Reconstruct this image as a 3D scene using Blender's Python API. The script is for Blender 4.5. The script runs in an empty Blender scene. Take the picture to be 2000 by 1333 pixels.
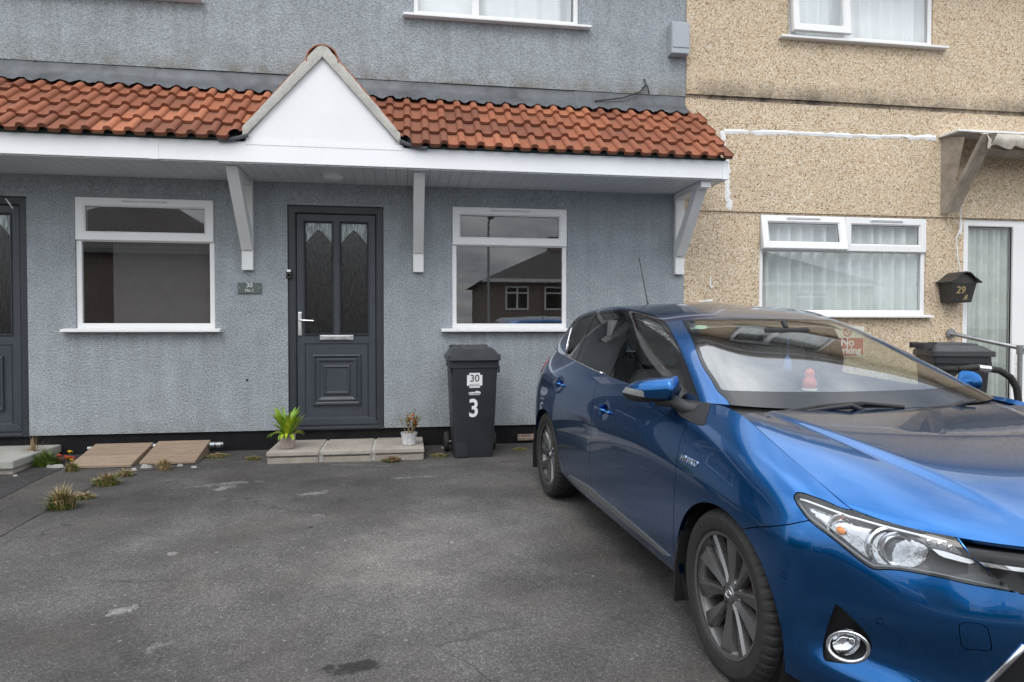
import bpy, bmesh, math, random
import numpy as np
from mathutils import Vector, Matrix
from mathutils.bvhtree import BVHTree
R = math.radians
random.seed(7); rng = np.random.default_rng(7)
S = bpy.context.scene
COL = S.collection
# ------------------------------------------------------------------ camera, world, sun, exposure
F = 1333.; CX = 1000.; CY = 666.5; YAW = R(8.9); PIT = math.atan((CY - 640.) / F)
CAM = np.array([0, -7.03, 1.215])
_fw = np.array([math.sin(YAW)*math.cos(PIT), math.cos(YAW)*math.cos(PIT), -math.sin(PIT)])
_rt = np.array([math.cos(YAW), -math.sin(YAW), 0.]); _up = np.cross(_rt, _fw)
cd = bpy.data.cameras.new('camera'); cam = bpy.data.objects.new('camera', cd); COL.objects.link(cam)
cd.lens = 24.; cd.sensor_width = 36.; cd.clip_start = .05; cd.clip_end = 2000.
cam.matrix_world = Matrix(((_rt[0], _up[0], -_fw[0], CAM[0]), (_rt[1], _up[1], -_fw[1], CAM[1]), (_rt[2], _up[2], -_fw[2], CAM[2]), (0, 0, 0, 1)))
S.camera = cam
S.render.resolution_x = 1024; S.render.resolution_y = 682
S.view_settings.view_transform = 'Standard'; S.view_settings.look = 'None'
S.view_settings.exposure = 0.50; S.view_settings.gamma = 1.0; S.view_settings.use_curve_mapping = False

SUN_EL, SUN_AZ = R(52), R(205)      # azimuth clockwise from +Y: behind the camera and a little to its left
wd = bpy.data.worlds.new('World'); S.world = wd; wd.use_nodes = True
def world():
    t = wd.node_tree; t.nodes.clear(); n = t.nodes.new; L = t.links.new
    out = n('ShaderNodeOutputWorld'); bg = n('ShaderNodeBackground'); bg.inputs[1].default_value = .15
    sky = n('ShaderNodeTexSky'); sky.sky_type = 'NISHITA'; sky.sun_disc = False
    sky.sun_elevation = SUN_EL; sky.sun_rotation = SUN_AZ; sky.air_density = 1.2; sky.dust_density = 2.0
    tc = n('ShaderNodeTexCoord'); sx = n('ShaderNodeSeparateXYZ'); L(tc.outputs['Generated'], sx.inputs[0])
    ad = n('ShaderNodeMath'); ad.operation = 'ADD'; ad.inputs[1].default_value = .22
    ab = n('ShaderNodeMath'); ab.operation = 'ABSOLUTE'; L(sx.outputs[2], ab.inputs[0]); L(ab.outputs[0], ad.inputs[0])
    dv = n('ShaderNodeVectorMath'); dv.operation = 'DIVIDE'; L(tc.outputs['Generated'], dv.inputs[0])
    cb = n('ShaderNodeCombineXYZ'); [L(ad.outputs[0], cb.inputs[i]) for i in range(3)]; L(cb.outputs[0], dv.inputs[1])
    nz = n('ShaderNodeTexNoise'); nz.inputs['Scale'].default_value = 1.5; nz.inputs['Detail'].default_value = 6; nz.inputs['Roughness'].default_value = .55
    L(dv.outputs[0], nz.inputs['Vector'])
    r1 = n('ShaderNodeValToRGB'); r1.color_ramp.elements[0].position = .22; r1.color_ramp.elements[1].position = .46
    L(nz.outputs[0], r1.inputs[0])
    n2 = n('ShaderNodeTexNoise'); n2.inputs['Scale'].default_value = 2.6; n2.inputs['Detail'].default_value = 5
    L(dv.outputs[0], n2.inputs['Vector'])
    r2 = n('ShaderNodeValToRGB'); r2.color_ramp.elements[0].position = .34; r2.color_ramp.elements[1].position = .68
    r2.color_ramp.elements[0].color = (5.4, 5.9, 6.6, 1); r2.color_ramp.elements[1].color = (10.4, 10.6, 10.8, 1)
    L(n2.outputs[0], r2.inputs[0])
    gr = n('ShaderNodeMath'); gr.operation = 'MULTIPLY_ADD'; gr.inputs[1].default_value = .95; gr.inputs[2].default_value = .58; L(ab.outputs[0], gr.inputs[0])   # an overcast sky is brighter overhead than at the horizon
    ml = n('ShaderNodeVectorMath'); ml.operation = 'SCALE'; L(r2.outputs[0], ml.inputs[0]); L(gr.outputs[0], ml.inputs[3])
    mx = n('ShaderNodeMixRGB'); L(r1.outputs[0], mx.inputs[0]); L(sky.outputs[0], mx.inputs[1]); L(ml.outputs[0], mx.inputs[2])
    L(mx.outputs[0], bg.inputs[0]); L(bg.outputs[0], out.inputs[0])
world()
sl = bpy.data.lights.new('sun', 'SUN'); sl.energy = .7; sl.angle = R(25); sl.color = (1., .965, .92)
so = bpy.data.objects.new('sun', sl); COL.objects.link(so)
_sd = Vector((math.sin(SUN_AZ)*math.cos(SUN_EL), math.cos(SUN_AZ)*math.cos(SUN_EL), math.sin(SUN_EL)))
so.rotation_euler = _sd.to_track_quat('Z', 'Y').to_euler()

SL = .0226                                             # the drive falls gently away from the house
def gz(y): return SL*max(y, -9.)
def wall_pt(u, v, Y=0.):                               # photo pixel -> point on a plane parallel to the house front
    r = _fw + _rt*(u-CX)/F - _up*(v-CY)/F; t = (Y-CAM[1])/r[1]; return CAM + r*t
def ground_pt(u, v):
    r = _fw + _rt*(u-CX)/F - _up*(v-CY)/F
    t = (SL*CAM[1]-CAM[2])/(r[2]-SL*r[1]); return CAM + r*t
# ------------------------------------------------------------------ materials
class NT:
    def __init__(s, name):
        s.m = bpy.data.materials.new(name); s.m.use_nodes = True; s.t = s.m.node_tree; s.t.nodes.clear()
        s.out = s.n('ShaderNodeOutputMaterial')
    def n(s, ty, ins=None, **kw):
        nd = s.t.nodes.new(ty)
        for k, v in kw.items(): setattr(nd, k, v)
        for k, v in (ins or {}).items():
            if isinstance(v, bpy.types.NodeSocket): s.t.links.new(v, nd.inputs[k])
            else: nd.inputs[k].default_value = v
        return nd
    def math(s, op, a, b=0., c=0.): return s.n('ShaderNodeMath', {0: a, 1: b, 2: c}, operation=op).outputs[0]
    def mix(s, f, a, b, mode='MIX'):
        f_ = f; nd = s.n('ShaderNodeMixRGB', {0: f_, 1: a, 2: b}, blend_type=mode); return nd.outputs[0]
    def ramp(s, f, stops):
        nd = s.n('ShaderNodeValToRGB', {0: f}); cr = nd.color_ramp
        while len(cr.elements) < len(stops): cr.elements.new(.5)
        for e, (p, c) in zip(cr.elements, stops):
            e.position = p; e.color = (c, c, c, 1) if isinstance(c, (int, float)) else (*c[:3], 1)
        return nd.outputs[0]
    def obj(s): return s.n('ShaderNodeTexCoord').outputs['Object']
    def pos(s): return s.n('ShaderNodeNewGeometry').outputs['Position']
    def noise(s, v, sc, det=4., ro=.55, w=None):
        return s.n('ShaderNodeTexNoise', {'Vector': v, 'Scale': sc, 'Detail': det, 'Roughness': ro}).outputs[0]
    def vor(s, v, sc, out='Color', **kw): return s.n('ShaderNodeTexVoronoi', {'Vector': v, 'Scale': sc}, **kw).outputs[out]
    def mapv(s, v, sc=(1, 1, 1), rot=(0, 0, 0), loc=(0, 0, 0)):
        return s.n('ShaderNodeMapping', {'Vector': v, 'Scale': sc, 'Rotation': rot, 'Location': loc}).outputs[0]
    def bump(s, h, strength=.5, dist=.01): return s.n('ShaderNodeBump', {'Height': h, 'Strength': strength, 'Distance': dist}).outputs[0]
    def pbr(s, col=None, ro=.6, **kw):
        p = s.n('ShaderNodeBsdfPrincipled')
        def st(k, v):
            if isinstance(v, bpy.types.NodeSocket): s.t.links.new(v, p.inputs[k])
            else: p.inputs[k].default_value = (*v, 1) if isinstance(v, tuple) and len(v) == 3 and k != 'Normal' else v
        if col is not None: st('Base Color', col)
        st('Roughness', ro)
        for k, v in kw.items(): st(k.replace('_', ' '), v)
        s.t.links.new(p.outputs[0], s.out.inputs[0]); return s.m
M = {}
def c3(a): return (*a, 1.) if len(a) == 3 else a
def plain(name, col, ro=.5, var=.12, sc=14., bump=0., bsc=120., **kw):
    t = NT(name); v = t.obj(); n = t.noise(v, sc, 5)
    c = t.mix(1., c3(col), t.ramp(n, [(.25, 1-var), (.75, 1+var)]), 'MULTIPLY')
    if bump: kw['Normal'] = t.bump(t.noise(v, bsc, 3), bump, .004)
    r = t.n('ShaderNodeMapRange', {0: t.noise(v, sc*.7, 4), 1: .3, 2: .7, 3: max(ro-.07, .02), 4: min(ro+.09, 1)}).outputs[0]
    M[name] = t.pbr(c, r, **kw); return M[name]
def m_render():          # grey painted spar render
    t = NT('grey_render'); p = t.pos()
    big = t.noise(p, .8, 5, .6); mid = t.noise(p, 5., 4)
    g = t.noise(p, 60., 3, .65); v = t.vor(p, 85., 'Distance')
    streak = t.noise(t.mapv(p, (5., 5., .35)), 2., 4)
    base = t.ramp(big, [(.3, (.306, .334, .357)), (.7, (.360, .391, .417))])
    base = t.mix(.6, base, t.ramp(mid, [(.3, .84), (.7, 1.14)]), 'MULTIPLY')
    base = t.mix(.4, base, t.ramp(streak, [(.35, .84), (.65, 1.1)]), 'MULTIPLY')
    base = t.mix(.7, base, t.ramp(g, [(.36, .62), (.62, 1.24)]), 'MULTIPLY')
    # soot and algae along the drip edge of the upper storey and splash-back at the foot of the wall
    z = t.n('ShaderNodeSeparateXYZ', {0: p}).outputs[2]
    e = t.n('ShaderNodeMapRange', {0: z, 1: 3.70, 2: 3.98, 3: 1., 4: 0.}).outputs[0]
    lo = t.math('GREATER_THAN', z, 3.66)
    f = t.math('MULTIPLY', t.math('MULTIPLY', t.math('MULTIPLY', e, e), lo), t.ramp(t.noise(p, 3.5, 6, .7), [(.38, 0.), (.62, .9)]))
    base = t.mix(f, base, (.17, .155, .12, 1))
    e2 = t.n('ShaderNodeMapRange', {0: z, 1: .2, 2: .45, 3: 1., 4: 0.}).outputs[0]
    f2 = t.math('MULTIPLY', t.math('MULTIPLY', e2, e2), t.ramp(t.noise(p, 7., 6, .7), [(.40, 0.), (.7, .5)]))
    base = t.mix(f2, base, (.16, .15, .13, 1))
    x = t.n('ShaderNodeSeparateXYZ', {0: p}).outputs[0]; st = t.ramp(t.noise(t.mapv(p, (9., 9., .5)), 1.6, 5, .7), [(.44, 0.), (.66, 1.)])
    for xa, xb, zt in ((-3.2, -1.74, 1.18), (.38, 1.78, 1.18), (.0, 1.92, 4.33), (-3.7, -1.87, 4.33)):
        mx_ = t.math('MULTIPLY', t.math('GREATER_THAN', x, xa), t.math('LESS_THAN', x, xb)); fz = t.math('MULTIPLY', t.n('ShaderNodeMapRange', {0: z, 1: zt-.55, 2: zt, 3: 0., 4: 1.}).outputs[0], t.math('LESS_THAN', z, zt))
        base = t.mix(t.math('MULTIPLY', t.math('MULTIPLY', mx_, fz), t.math('MULTIPLY', st, .42)), base, (.15, .155, .15, 1))
    h = t.math('ADD', t.math('MULTIPLY', g, 1.), t.math('MULTIPLY', v, .5))
    M['render'] = t.pbr(base, .85, Normal=t.bump(h, 1., .011))
def m_pebble():          # beige pebbledash
    t = NT('beige_pebbledash'); p = t.pos()
    c = t.vor(p, 95., 'Color'); d = t.vor(p, 95., 'Distance'); s = t.n('ShaderNodeSeparateXYZ', {0: c}).outputs[0]
    base = t.ramp(s, [(.0, (.12, .08, .05)), (.07, (.36, .24, .135)), (.16, (.56, .41, .25)), (.55, (.68, .535, .375)), (.85, (.76, .64, .49)), (1., (.82, .77, .68))])
    base = t.mix(.5, base, t.ramp(t.noise(p, 1.1, 5), [(.3, .82), (.7, 1.12)]), 'MULTIPLY')
    base = t.mix(.3, base, t.ramp(t.noise(p, 26., 3), [(.35, .72), (.6, 1.12)]), 'MULTIPLY')
    z = t.n('ShaderNodeSeparateXYZ', {0: p}).outputs[2]
    for z0, hgt, st in ((3.71, .20, .95), (1.0, .0, 0)):
        if not hgt: continue
        e = t.n('ShaderNodeMapRange', {0: z, 1: z0, 2: z0+hgt, 3: 1., 4: 0.}).outputs[0]
        f = t.math('MULTIPLY', t.math('MULTIPLY', e, t.math('GREATER_THAN', z, z0-.03)), t.ramp(t.noise(t.mapv(p, (1, 1, .5)), 1.7, 6, .72), [(.36, .12), (.60, st)]))
        base = t.mix(f, base, (.085, .075, .06, 1))
    M['pebble'] = t.pbr(base, .9, Normal=t.bump(t.math('SUBTRACT', 1., d), .9, .008))
WORN = tuple(ground_pt(780, 1090)[:2])
def m_asphalt(name, dark, light, seed, stains=()):
    t = NT(name); p = t.mapv(t.pos(), loc=(seed, seed*.7, 0)); P0 = t.pos()
    big = t.noise(p, .42, 5, .6); mid = t.noise(p, 2.6, 6, .65)
    c = t.ramp(big, [(.36, dark), (.62, light)])
    c = t.mix(.75, c, t.ramp(mid, [(.32, .66), (.70, 1.32)]), 'MULTIPLY'); c = t.mix(.6, c, t.ramp(t.noise(p, .9, 4, .6), [(.36, .70), (.64, 1.25)]), 'MULTIPLY')
    cell = t.n('ShaderNodeSeparateXYZ', {0: t.vor(p, 210., 'Color')}).outputs[0]
    c = t.mix(.75, c, t.ramp(cell, [(0., .36), (.5, .92), (.85, 1.35), (.97, 2.0), (1., 3.0)]), 'MULTIPLY')
    c = t.mix(.5, c, t.ramp(t.noise(p, 45., 3, .6), [(.35, .7), (.65, 1.25)]), 'MULTIPLY')
    speck = t.ramp(t.noise(p, 38., 2, .4), [(.735, 0.), (.76, .75)])
    c = t.mix(speck, c, (.30, .29, .27, 1))
    rd = t.ramp(t.noise(p, 1.4, 5, .6), [(.52, 0.), (.70, .22)]); c = t.mix(rd, c, (.125, .088, .078, 1))
    wv = t.n('ShaderNodeVectorMath', {0: p, 1: t.n('ShaderNodeVectorMath', {0: t.n('ShaderNodeTexNoise', {'Vector': p, 'Scale': 3.5, 'Detail': 5.}).outputs['Color'], 'Scale': .35}, operation='SCALE').outputs[0]}, operation='ADD').outputs[0]
    ck = t.n('ShaderNodeTexVoronoi', {'Vector': wv, 'Scale': .62}, feature='DISTANCE_TO_EDGE').outputs[0]
    ck = t.math('MULTIPLY', t.ramp(ck, [(.0015, 1.), (.005, 0.)]), t.ramp(t.noise(p, .8, 3), [(.50, 0.), (.58, .75)])); c = t.mix(ck, c, (.022, .02, .019, 1))
    ro = .88
    if stains:      # paler, dust-worn middle of the parking bay
        d_ = t.n('ShaderNodeVectorMath', {0: t.n('ShaderNodeVectorMath', {0: P0, 1: (*WORN, 0.)}, operation='SUBTRACT').outputs[0], 1: (1/1.5, 1/1.2, 0.)}, operation='MULTIPLY').outputs[0]
        r_ = t.n('ShaderNodeVectorMath', {0: d_}, operation='LENGTH').outputs['Value']
        f = t.ramp(t.math('ADD', r_, t.math('MULTIPLY', t.math('SUBTRACT', t.noise(P0, 1.6, 5, .6), .5), 1.3)), [(.25, .85), (1., 0.)])
        c = t.mix(f, c, t.mix(1., c, (1.55, 1.52, 1.5, 1), 'MULTIPLY'))
    for (x, y, ang, a, b, col, amt, sc, th) in stains:
        v = t.mapv(P0, (1/a, 1/b, 0.), (0, 0, 0), (0, 0, 0))
        q = t.n('ShaderNodeVectorMath', {0: P0, 1: (x, y, 0)}, operation='SUBTRACT').outputs[0]
        q = t.n('ShaderNodeVectorRotate', {'Vector': q, 'Angle': -ang}, rotation_type='Z_AXIS').outputs[0]
        q = t.n('ShaderNodeVectorMath', {0: q, 1: (1/a, 1/b, 0)}, operation='MULTIPLY').outputs[0]
        r = t.n('ShaderNodeVectorMath', {0: q}, operation='LENGTH').outputs['Value']
        e = t.math('SUBTRACT', 1., r, 0.)
        f = t.math('ADD', e, t.math('MULTIPLY', t.math('SUBTRACT', t.noise(P0, sc, 5, .7), .5), 2.4))
        f = t.ramp(f, [(th, 0.), (min(th+.2, 1.), amt)]); f = t.math('MULTIPLY', f, t.ramp(t.noise(P0, 75., 4, .7), [(.40, .25 if col[0] > .1 else .8), (.58, 1.)]))
        f = t.math('MULTIPLY', f, t.ramp(e, [(0., 0.), (.12, 1.)]))
        c = t.mix(f, c, c3(col))
    h = t.math('ADD', t.vor(p, 210., 'Distance'), t.math('MULTIPLY', t.noise(p, 55., 3), .8))
    M[name] = t.pbr(c, ro, Normal=t.bump(h, .8, .008)); return M[name]
def m_tile():
    t = NT('clay_tile'); o = t.obj(); inf = t.n('ShaderNodeObjectInfo')
    rnd = inf.outputs['Random']
    c = t.ramp(rnd, [(0., (.17, .060, .034)), (.3, (.25, .082, .040)), (.7, (.32, .108, .052)), (1., (.40, .145, .072))])
    z = t.n('ShaderNodeSeparateXYZ', {0: o}).outputs[2]
    sh = t.n('ShaderNodeVectorMath', {0: o, 1: t.n('ShaderNodeCombineXYZ', {0: rnd, 1: rnd, 2: rnd}).outputs[0]}, operation='ADD').outputs[0]
    sh = t.n('ShaderNodeVectorMath', {0: t.n('ShaderNodeCombineXYZ', {0: t.math('MULTIPLY', rnd, 37.), 1: t.math('MULTIPLY', rnd, 91.), 2: 0.}).outputs[0], 1: o}, operation='ADD').outputs[0]
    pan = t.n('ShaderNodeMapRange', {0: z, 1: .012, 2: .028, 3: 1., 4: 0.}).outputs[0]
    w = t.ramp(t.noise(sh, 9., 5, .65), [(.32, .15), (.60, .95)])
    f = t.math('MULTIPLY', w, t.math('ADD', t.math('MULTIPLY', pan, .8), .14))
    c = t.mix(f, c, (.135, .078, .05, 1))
    c = t.mix(.6, c, t.ramp(t.noise(sh, 60., 4, .6), [(.3, .75), (.7, 1.22)]), 'MULTIPLY')
    c = t.mix(t.ramp(t.noise(sh, 34., 3), [(.70, 0.), (.76, .5)]), c, (.38, .30, .22, 1))
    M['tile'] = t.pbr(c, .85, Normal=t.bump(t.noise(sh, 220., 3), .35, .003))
def m_glass(name, tint, ior=1.5, ro=0.0, bumpy=0.):
    t = NT(name); tr = t.n('ShaderNodeBsdfTransparent', {0: c3(tint) if not bumpy else t.mix(1., c3(tint), t.ramp(t.noise(t.mapv(t.pos(), (1, 1, .10)), 95., 4, .7), [(.36, .35), (.62, 1.2)]), 'MULTIPLY')}); kw = {}
    bf = t.n('ShaderNodeNewGeometry').outputs['Backfacing']; fr = t.n('ShaderNodeFresnel', {'IOR': t.math('ADD', t.math('MULTIPLY', bf, 1/ior-ior), ior)})
    gl = t.n('ShaderNodeBsdfGlossy', {'Color': (1, 1, 1, 1), 'Roughness': ro})
    if bumpy:
        b = t.bump(t.noise(t.mapv(t.pos(), (1, 1, .14)), 85., 4, .65), bumpy, .012)
        t.t.links.new(b, gl.inputs['Normal']); t.t.links.new(b, fr.inputs['Normal'])
    mx = t.n('ShaderNodeMixShader', {0: fr.outputs[0], 1: tr.outputs[0], 2: gl.outputs[0]})
    t.t.links.new(mx.outputs[0], t.out.inputs[0]); M[name] = t.m; return t.m
def m_wood():
    t = NT('timber'); o = t.pos()
    g = t.noise(t.mapv(o, (1.6, 30., 30.)), 4., 5, .6)
    c = t.ramp(g, [(.3, (.19, .135, .095)), (.55, (.285, .21, .15)), (.75, (.35, .27, .2))])
    c = t.mix(.5, c, t.ramp(t.n('ShaderNodeObjectInfo').outputs['Random'], [(0, .8), (1, 1.15)]), 'MULTIPLY')
    M['timber'] = t.pbr(c, .8, Normal=t.bump(g, .4, .004))
def m_concrete(name, a, b, sc=4.):
    t = NT(name); o = t.pos()
    c = t.ramp(t.noise(o, sc, 6, .65), [(.3, a), (.7, b)])
    c = t.mix(.5, c, t.ramp(t.noise(o, 70., 4, .6), [(.3, .7), (.7, 1.25)]), 'MULTIPLY')
    c = t.mix(t.ramp(t.noise(o, 11., 5, .7), [(.55, 0.), (.75, .45)]), c, (a[0]*.45, a[1]*.45, a[2]*.42, 1))
    M[name] = t.pbr(c, .88, Normal=t.bump(t.noise(o, 120., 4), .5, .005))
def m_brick():
    t = NT('brickwork'); o = t.pos()
    b = t.n('ShaderNodeTexBrick', {'Vector': t.mapv(o, (1, 1, 1), (R(90), 0, 0)), 'Color1': (.19, .125, .10, 1), 'Color2': (.24, .165, .13, 1), 'Mortar': (.35, .32, .28, 1), 'Scale': 4., 'Mortar Size': .02})
    M['brick'] = t.pbr(t.mix(.5, b.outputs[0], t.ramp(t.noise(o, 2., 4), [(.3, .8), (.7, 1.15)]), 'MULTIPLY'), .85)
def m_paint():
    t = NT('blue_car_paint'); o = t.obj()
    fl = t.vor(o, 900., 'Color'); n = t.n('ShaderNodeVectorMath', {0: fl, 1: (.5, .5, .5)}, operation='SUBTRACT').outputs[0]
    geo = t.n('ShaderNodeNewGeometry').outputs['Normal']
    nn = t.n('ShaderNodeVectorMath', {0: t.n('ShaderNodeVectorMath', {0: n, 'Scale': .05}, operation='SCALE').outputs[0], 1: geo}, operation='ADD').outputs[0]
    nn = t.n('ShaderNodeVectorMath', {0: nn}, operation='NORMALIZE').outputs[0]
    dirt = t.ramp(t.noise(o, 6., 6, .7), [(.45, .0), (.8, .05)])
    c = t.mix(dirt, (.0005, .104, .33, 1), (.16, .16, .16, 1))
    cr = t.n('ShaderNodeMapRange', {0: t.noise(o, 8., 5), 1: .3, 2: .7, 3: .003, 4: .015}).outputs[0]
    M['paint'] = t.pbr(c, .22, Metallic=.98, Normal=nn, Coat_Weight=1., Coat_Roughness=cr, Coat_IOR=1.48)
def m_fabric(name, a, b, sc=8.):
    t = NT(name); o = t.pos(); c = t.ramp(t.noise(o, sc, 6, .65), [(.3, a), (.7, b)])
    M[name] = t.pbr(c, .9, Normal=t.bump(t.noise(o, 300., 2), .2, .002))
def m_leaf(name, cols, sc=30.):
    t = NT(name); o = t.obj(); c = t.ramp(t.n('ShaderNodeObjectInfo').outputs['Random'], [(i/(len(cols)-1), k) for i, k in enumerate(cols)])
    c = t.mix(.5, c, t.ramp(t.noise(t.pos(), sc, 4), [(.3, .65), (.7, 1.35)]), 'MULTIPLY')
    M[name] = t.pbr(c, .45, Subsurface_Weight=0.)
m_render(); m_pebble(); m_tile(); m_wood(); m_brick(); m_paint()
m_concrete('slab', (.30, .26, .225), (.42, .375, .33)); m_concrete('block', (.26, .225, .19), (.36, .32, .275), 9.)
m_concrete('mortar', (.40, .385, .35), (.52, .505, .465), 7.); m_concrete('oldstep', (.25, .245, .22), (.37, .365, .33))
m_fabric('awning_cloth', (.34, .30, .25), (.56, .52, .46), 9.); m_fabric('awning_side', (.20, .165, .125), (.36, .31, .25), 7.)
m_fabric('net', (.60, .64, .64), (.70, .735, .73)); m_fabric('net_white', (.88, .89, .90), (.92, .93, .93)); m_fabric('net_green', (.46, .50, .46), (.58, .62, .57))
m_fabric('dark_sheet', (.088, .083, .084), (.112, .106, .107)); m_fabric('lace', (.80, .83, .84), (.92, .93, .94), 26.)
m_leaf('leaf_green', [(.10, .20, .012), (.17, .30, .015), (.30, .40, .02), (.48, .50, .04)]); m_leaf('leaf_olive', [(.10, .11, .03), (.17, .12, .04), (.13, .16, .05), (.22, .14, .05)])
m_leaf('leaf_weed', [(.06, .10, .015), (.10, .15, .025), (.15, .17, .04)], 60.); m_leaf('leaf_dry', [(.25, .18, .08), (.34, .25, .13), (.22, .14, .07)], 60.)
m_leaf('petal_orange', [(.75, .20, .008), (.85, .28, .015)]); m_leaf('petal_red', [(.45, .02, .03), (.6, .06, .05)]); m_leaf('petal_yellow', [(.85, .55, .01), (.8, .5, .02)])
plain('upvc', (.80, .80, .80), .32, .03, 3.); plain('upvc_fascia', (.84, .84, .85), .3, .03, 2.); plain('soffit_white', (.66, .67, .68), .4, .05, 2.)
plain('trim_white', (.76, .76, .75), .45, .05, 5.); plain('gable_white', (.80, .80, .81), .4, .035, 3.)
plain('door_grey', (.040, .046, .058), .42, .10, 6., .25, 260.); plain('door_dark', (.028, .032, .040), .4)
plain('bitumen', (.009, .009, .010), .8, .35, 9., .5, 60., Specular_IOR_Level=.2); plain('lead', (.115, .122, .132), .6, .4, 5., .25, 16., Metallic=.35)
plain('underlay', (.018, .05, .042), .6); plain('ash_metal', (.32, .33, .34), .45, .2, 12., Metallic=.85)
plain('chrome', (.80, .81, .83), .10, .03, 20., Metallic=1.); plain('lamp_chrome', (.50, .51, .52), .16, .25, 40., .3, 60., Metallic=1.); plain('steel', (.62, .62, .63), .28, .1, 30., Metallic=1.)
plain('bin_plastic', (.022, .024, .030), .46, .12, 7., .15, 160.); plain('bin_lid', (.036, .038, .042), .42, .15, 7., .15, 160.)
plain('rubber', (.020, .019, .018), .75, .2, 20., .2, 90.); plain('black_plastic', (.016, .016, .017), .5, .15, 12., .12, 300.); plain('gloss_black', (.006, .006, .007), .08, .05)
plain('alloy', (.20, .197, .195), .26, .10, 12., Metallic=.75); plain('alloy_bright', (.46, .45, .44), .30, .1, 12., Metallic=.9); plain('brake', (.16, .10, .075), .6, .3, 20., Metallic=.6)
plain('grey_box', (.36, .39, .42), .45, .05, 4.); plain('paint_white', (.80, .80, .79), .6, .08, 30.); plain('sign_red', (.42, .035, .03), .4, .05); plain('sign_cream', (.72, .70, .60), .4, .05)
plain('slate', (.095, .115, .105), .5, .08); plain('ink_black', (.02, .02, .022), .5); plain('gold', (.55, .42, .22), .4, .1, 20., Metallic=.5)
plain('mailbox', (.032, .028, .026), .45, .2, 14., .2, 60.); plain('pot_taupe', (.33, .265, .235), .7, .06); plain('pot_white', (.55, .56, .57), .6, .2, 30., .3, 80.); plain('soil', (.04, .028, .02), .95)
plain('room_dark', (.20, .195, .19), .9); plain('floor_dark', (.06, .05, .045), .8); plain('interior_dark', (.018, .019, .020), .75, .1, 20., .2, 200.); plain('interior_grey', (.11, .112, .115), .8, .1, 20., .1, 200.); plain('headliner', (.36, .35, .33), .9)
plain('signal_clear', (.36, .37, .38), .15, .1, 60., Metallic=.5); plain('drl_white', (.86, .88, .9), .2, .02); plain('bezel_grey', (.12, .125, .13), .35, .06, 10., Metallic=.4); plain('amber', (.75, .25, .05), .3); plain('tail_red', (.35, .012, .012), .15)
plain('silver_paint', (.50, .51, .52), .3, .02, Metallic=.8, Coat_Weight=1.); plain('moulding_grey', (.19, .20, .195), .30, .05, 10., Metallic=.5)
plain('toy_red', (.62, .10, .06), .5); plain('toy_blue', (.08, .16, .45), .5); plain('sticker_green', (.35, .52, .45), .5); plain('roof_tile_far', (.115, .10, .095), .85, .2, 3.); plain('roof_slate', (.10, .09, .09), .85, .2, 3.); plain('stick_yellow', (.60, .60, .12), .5)
plain('cream_render', (.62, .57, .46), .85, .1, 2.); plain('hedge', (.03, .055, .015), .8, .4, 6., .8, 20.); plain('road', (.065, .065, .066), .85, .15, .7, .5, 120.); plain('kerb', (.30, .29, .27), .85, .2, 5.); plain('paving', (.22, .21, .20), .85, .15, 2., .3, 60.); plain('lawn', (.045, .075, .02), .9, .3, 3., .6, 40.)
m_glass('window_glass', (.93, .95, .95), 2.1); m_glass('obscure_glass', (.66, .70, .70), 1.6, .10, .5)
m_glass('car_glass', (.80, .86, .80), 3.0); m_glass('privacy_glass', (.05, .055, .06), 1.6); m_glass('clear_plastic', (.93, .94, .95), 1.5); m_glass('door_glass', (.80, .84, .82), 1.5)
# ------------------------------------------------------------------ builders
ORG = {}
def top_of(o):
    while o.parent: o = o.parent
    return o
def tag(o, label=None, cat=None, group=None, kind=None):
    for k, v in (('label', label), ('category', cat), ('group', group), ('kind', kind)):
        if v: o[k] = v
    return o
def thing(name, label, cat, loc=(0, 0, 0), rotz=0., group=None, local=False):
    o = bpy.data.objects.new(name, None); COL.objects.link(o); o.location = loc; o.rotation_euler.z = rotz
    o.empty_display_size = .1
    ORG[o.name] = np.zeros(3) if local else np.array(loc, float)
    return tag(o, label, cat, group)
def mesh_obj(name, V, Fc, mat, parent=None, smooth=False, bevel=0., segs=2, loc=None, sharp=None):
    V = np.asarray(V, float)
    if parent is not None: V = V - ORG[top_of(parent).name]
    me = bpy.data.meshes.new(name); me.from_pydata([tuple(p) for p in V], [], [tuple(f) for f in Fc])
    if bevel:
        bm = bmesh.new(); bm.from_mesh(me)
        es = [e for e in bm.edges if len(e.link_faces) == 2 and e.calc_face_angle(0) > .6]
        bmesh.ops.bevel(bm, geom=es, offset=bevel, segments=segs, profile=.6, affect='EDGES', clamp_overlap=True); bm.to_mesh(me); bm.free()
    ms = mat if isinstance(mat, (list, tuple)) else [mat]
    for k in ms: me.materials.append(M[k] if isinstance(k, str) else k)
    if smooth:
        me.polygons.foreach_set('use_smooth', [True]*len(me.polygons))
        if sharp: me.set_sharp_from_angle(angle=R(sharp))
    me.update()
    o = bpy.data.objects.new(name, me); COL.objects.link(o)
    if parent is not None: o.parent = parent
    return o
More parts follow.
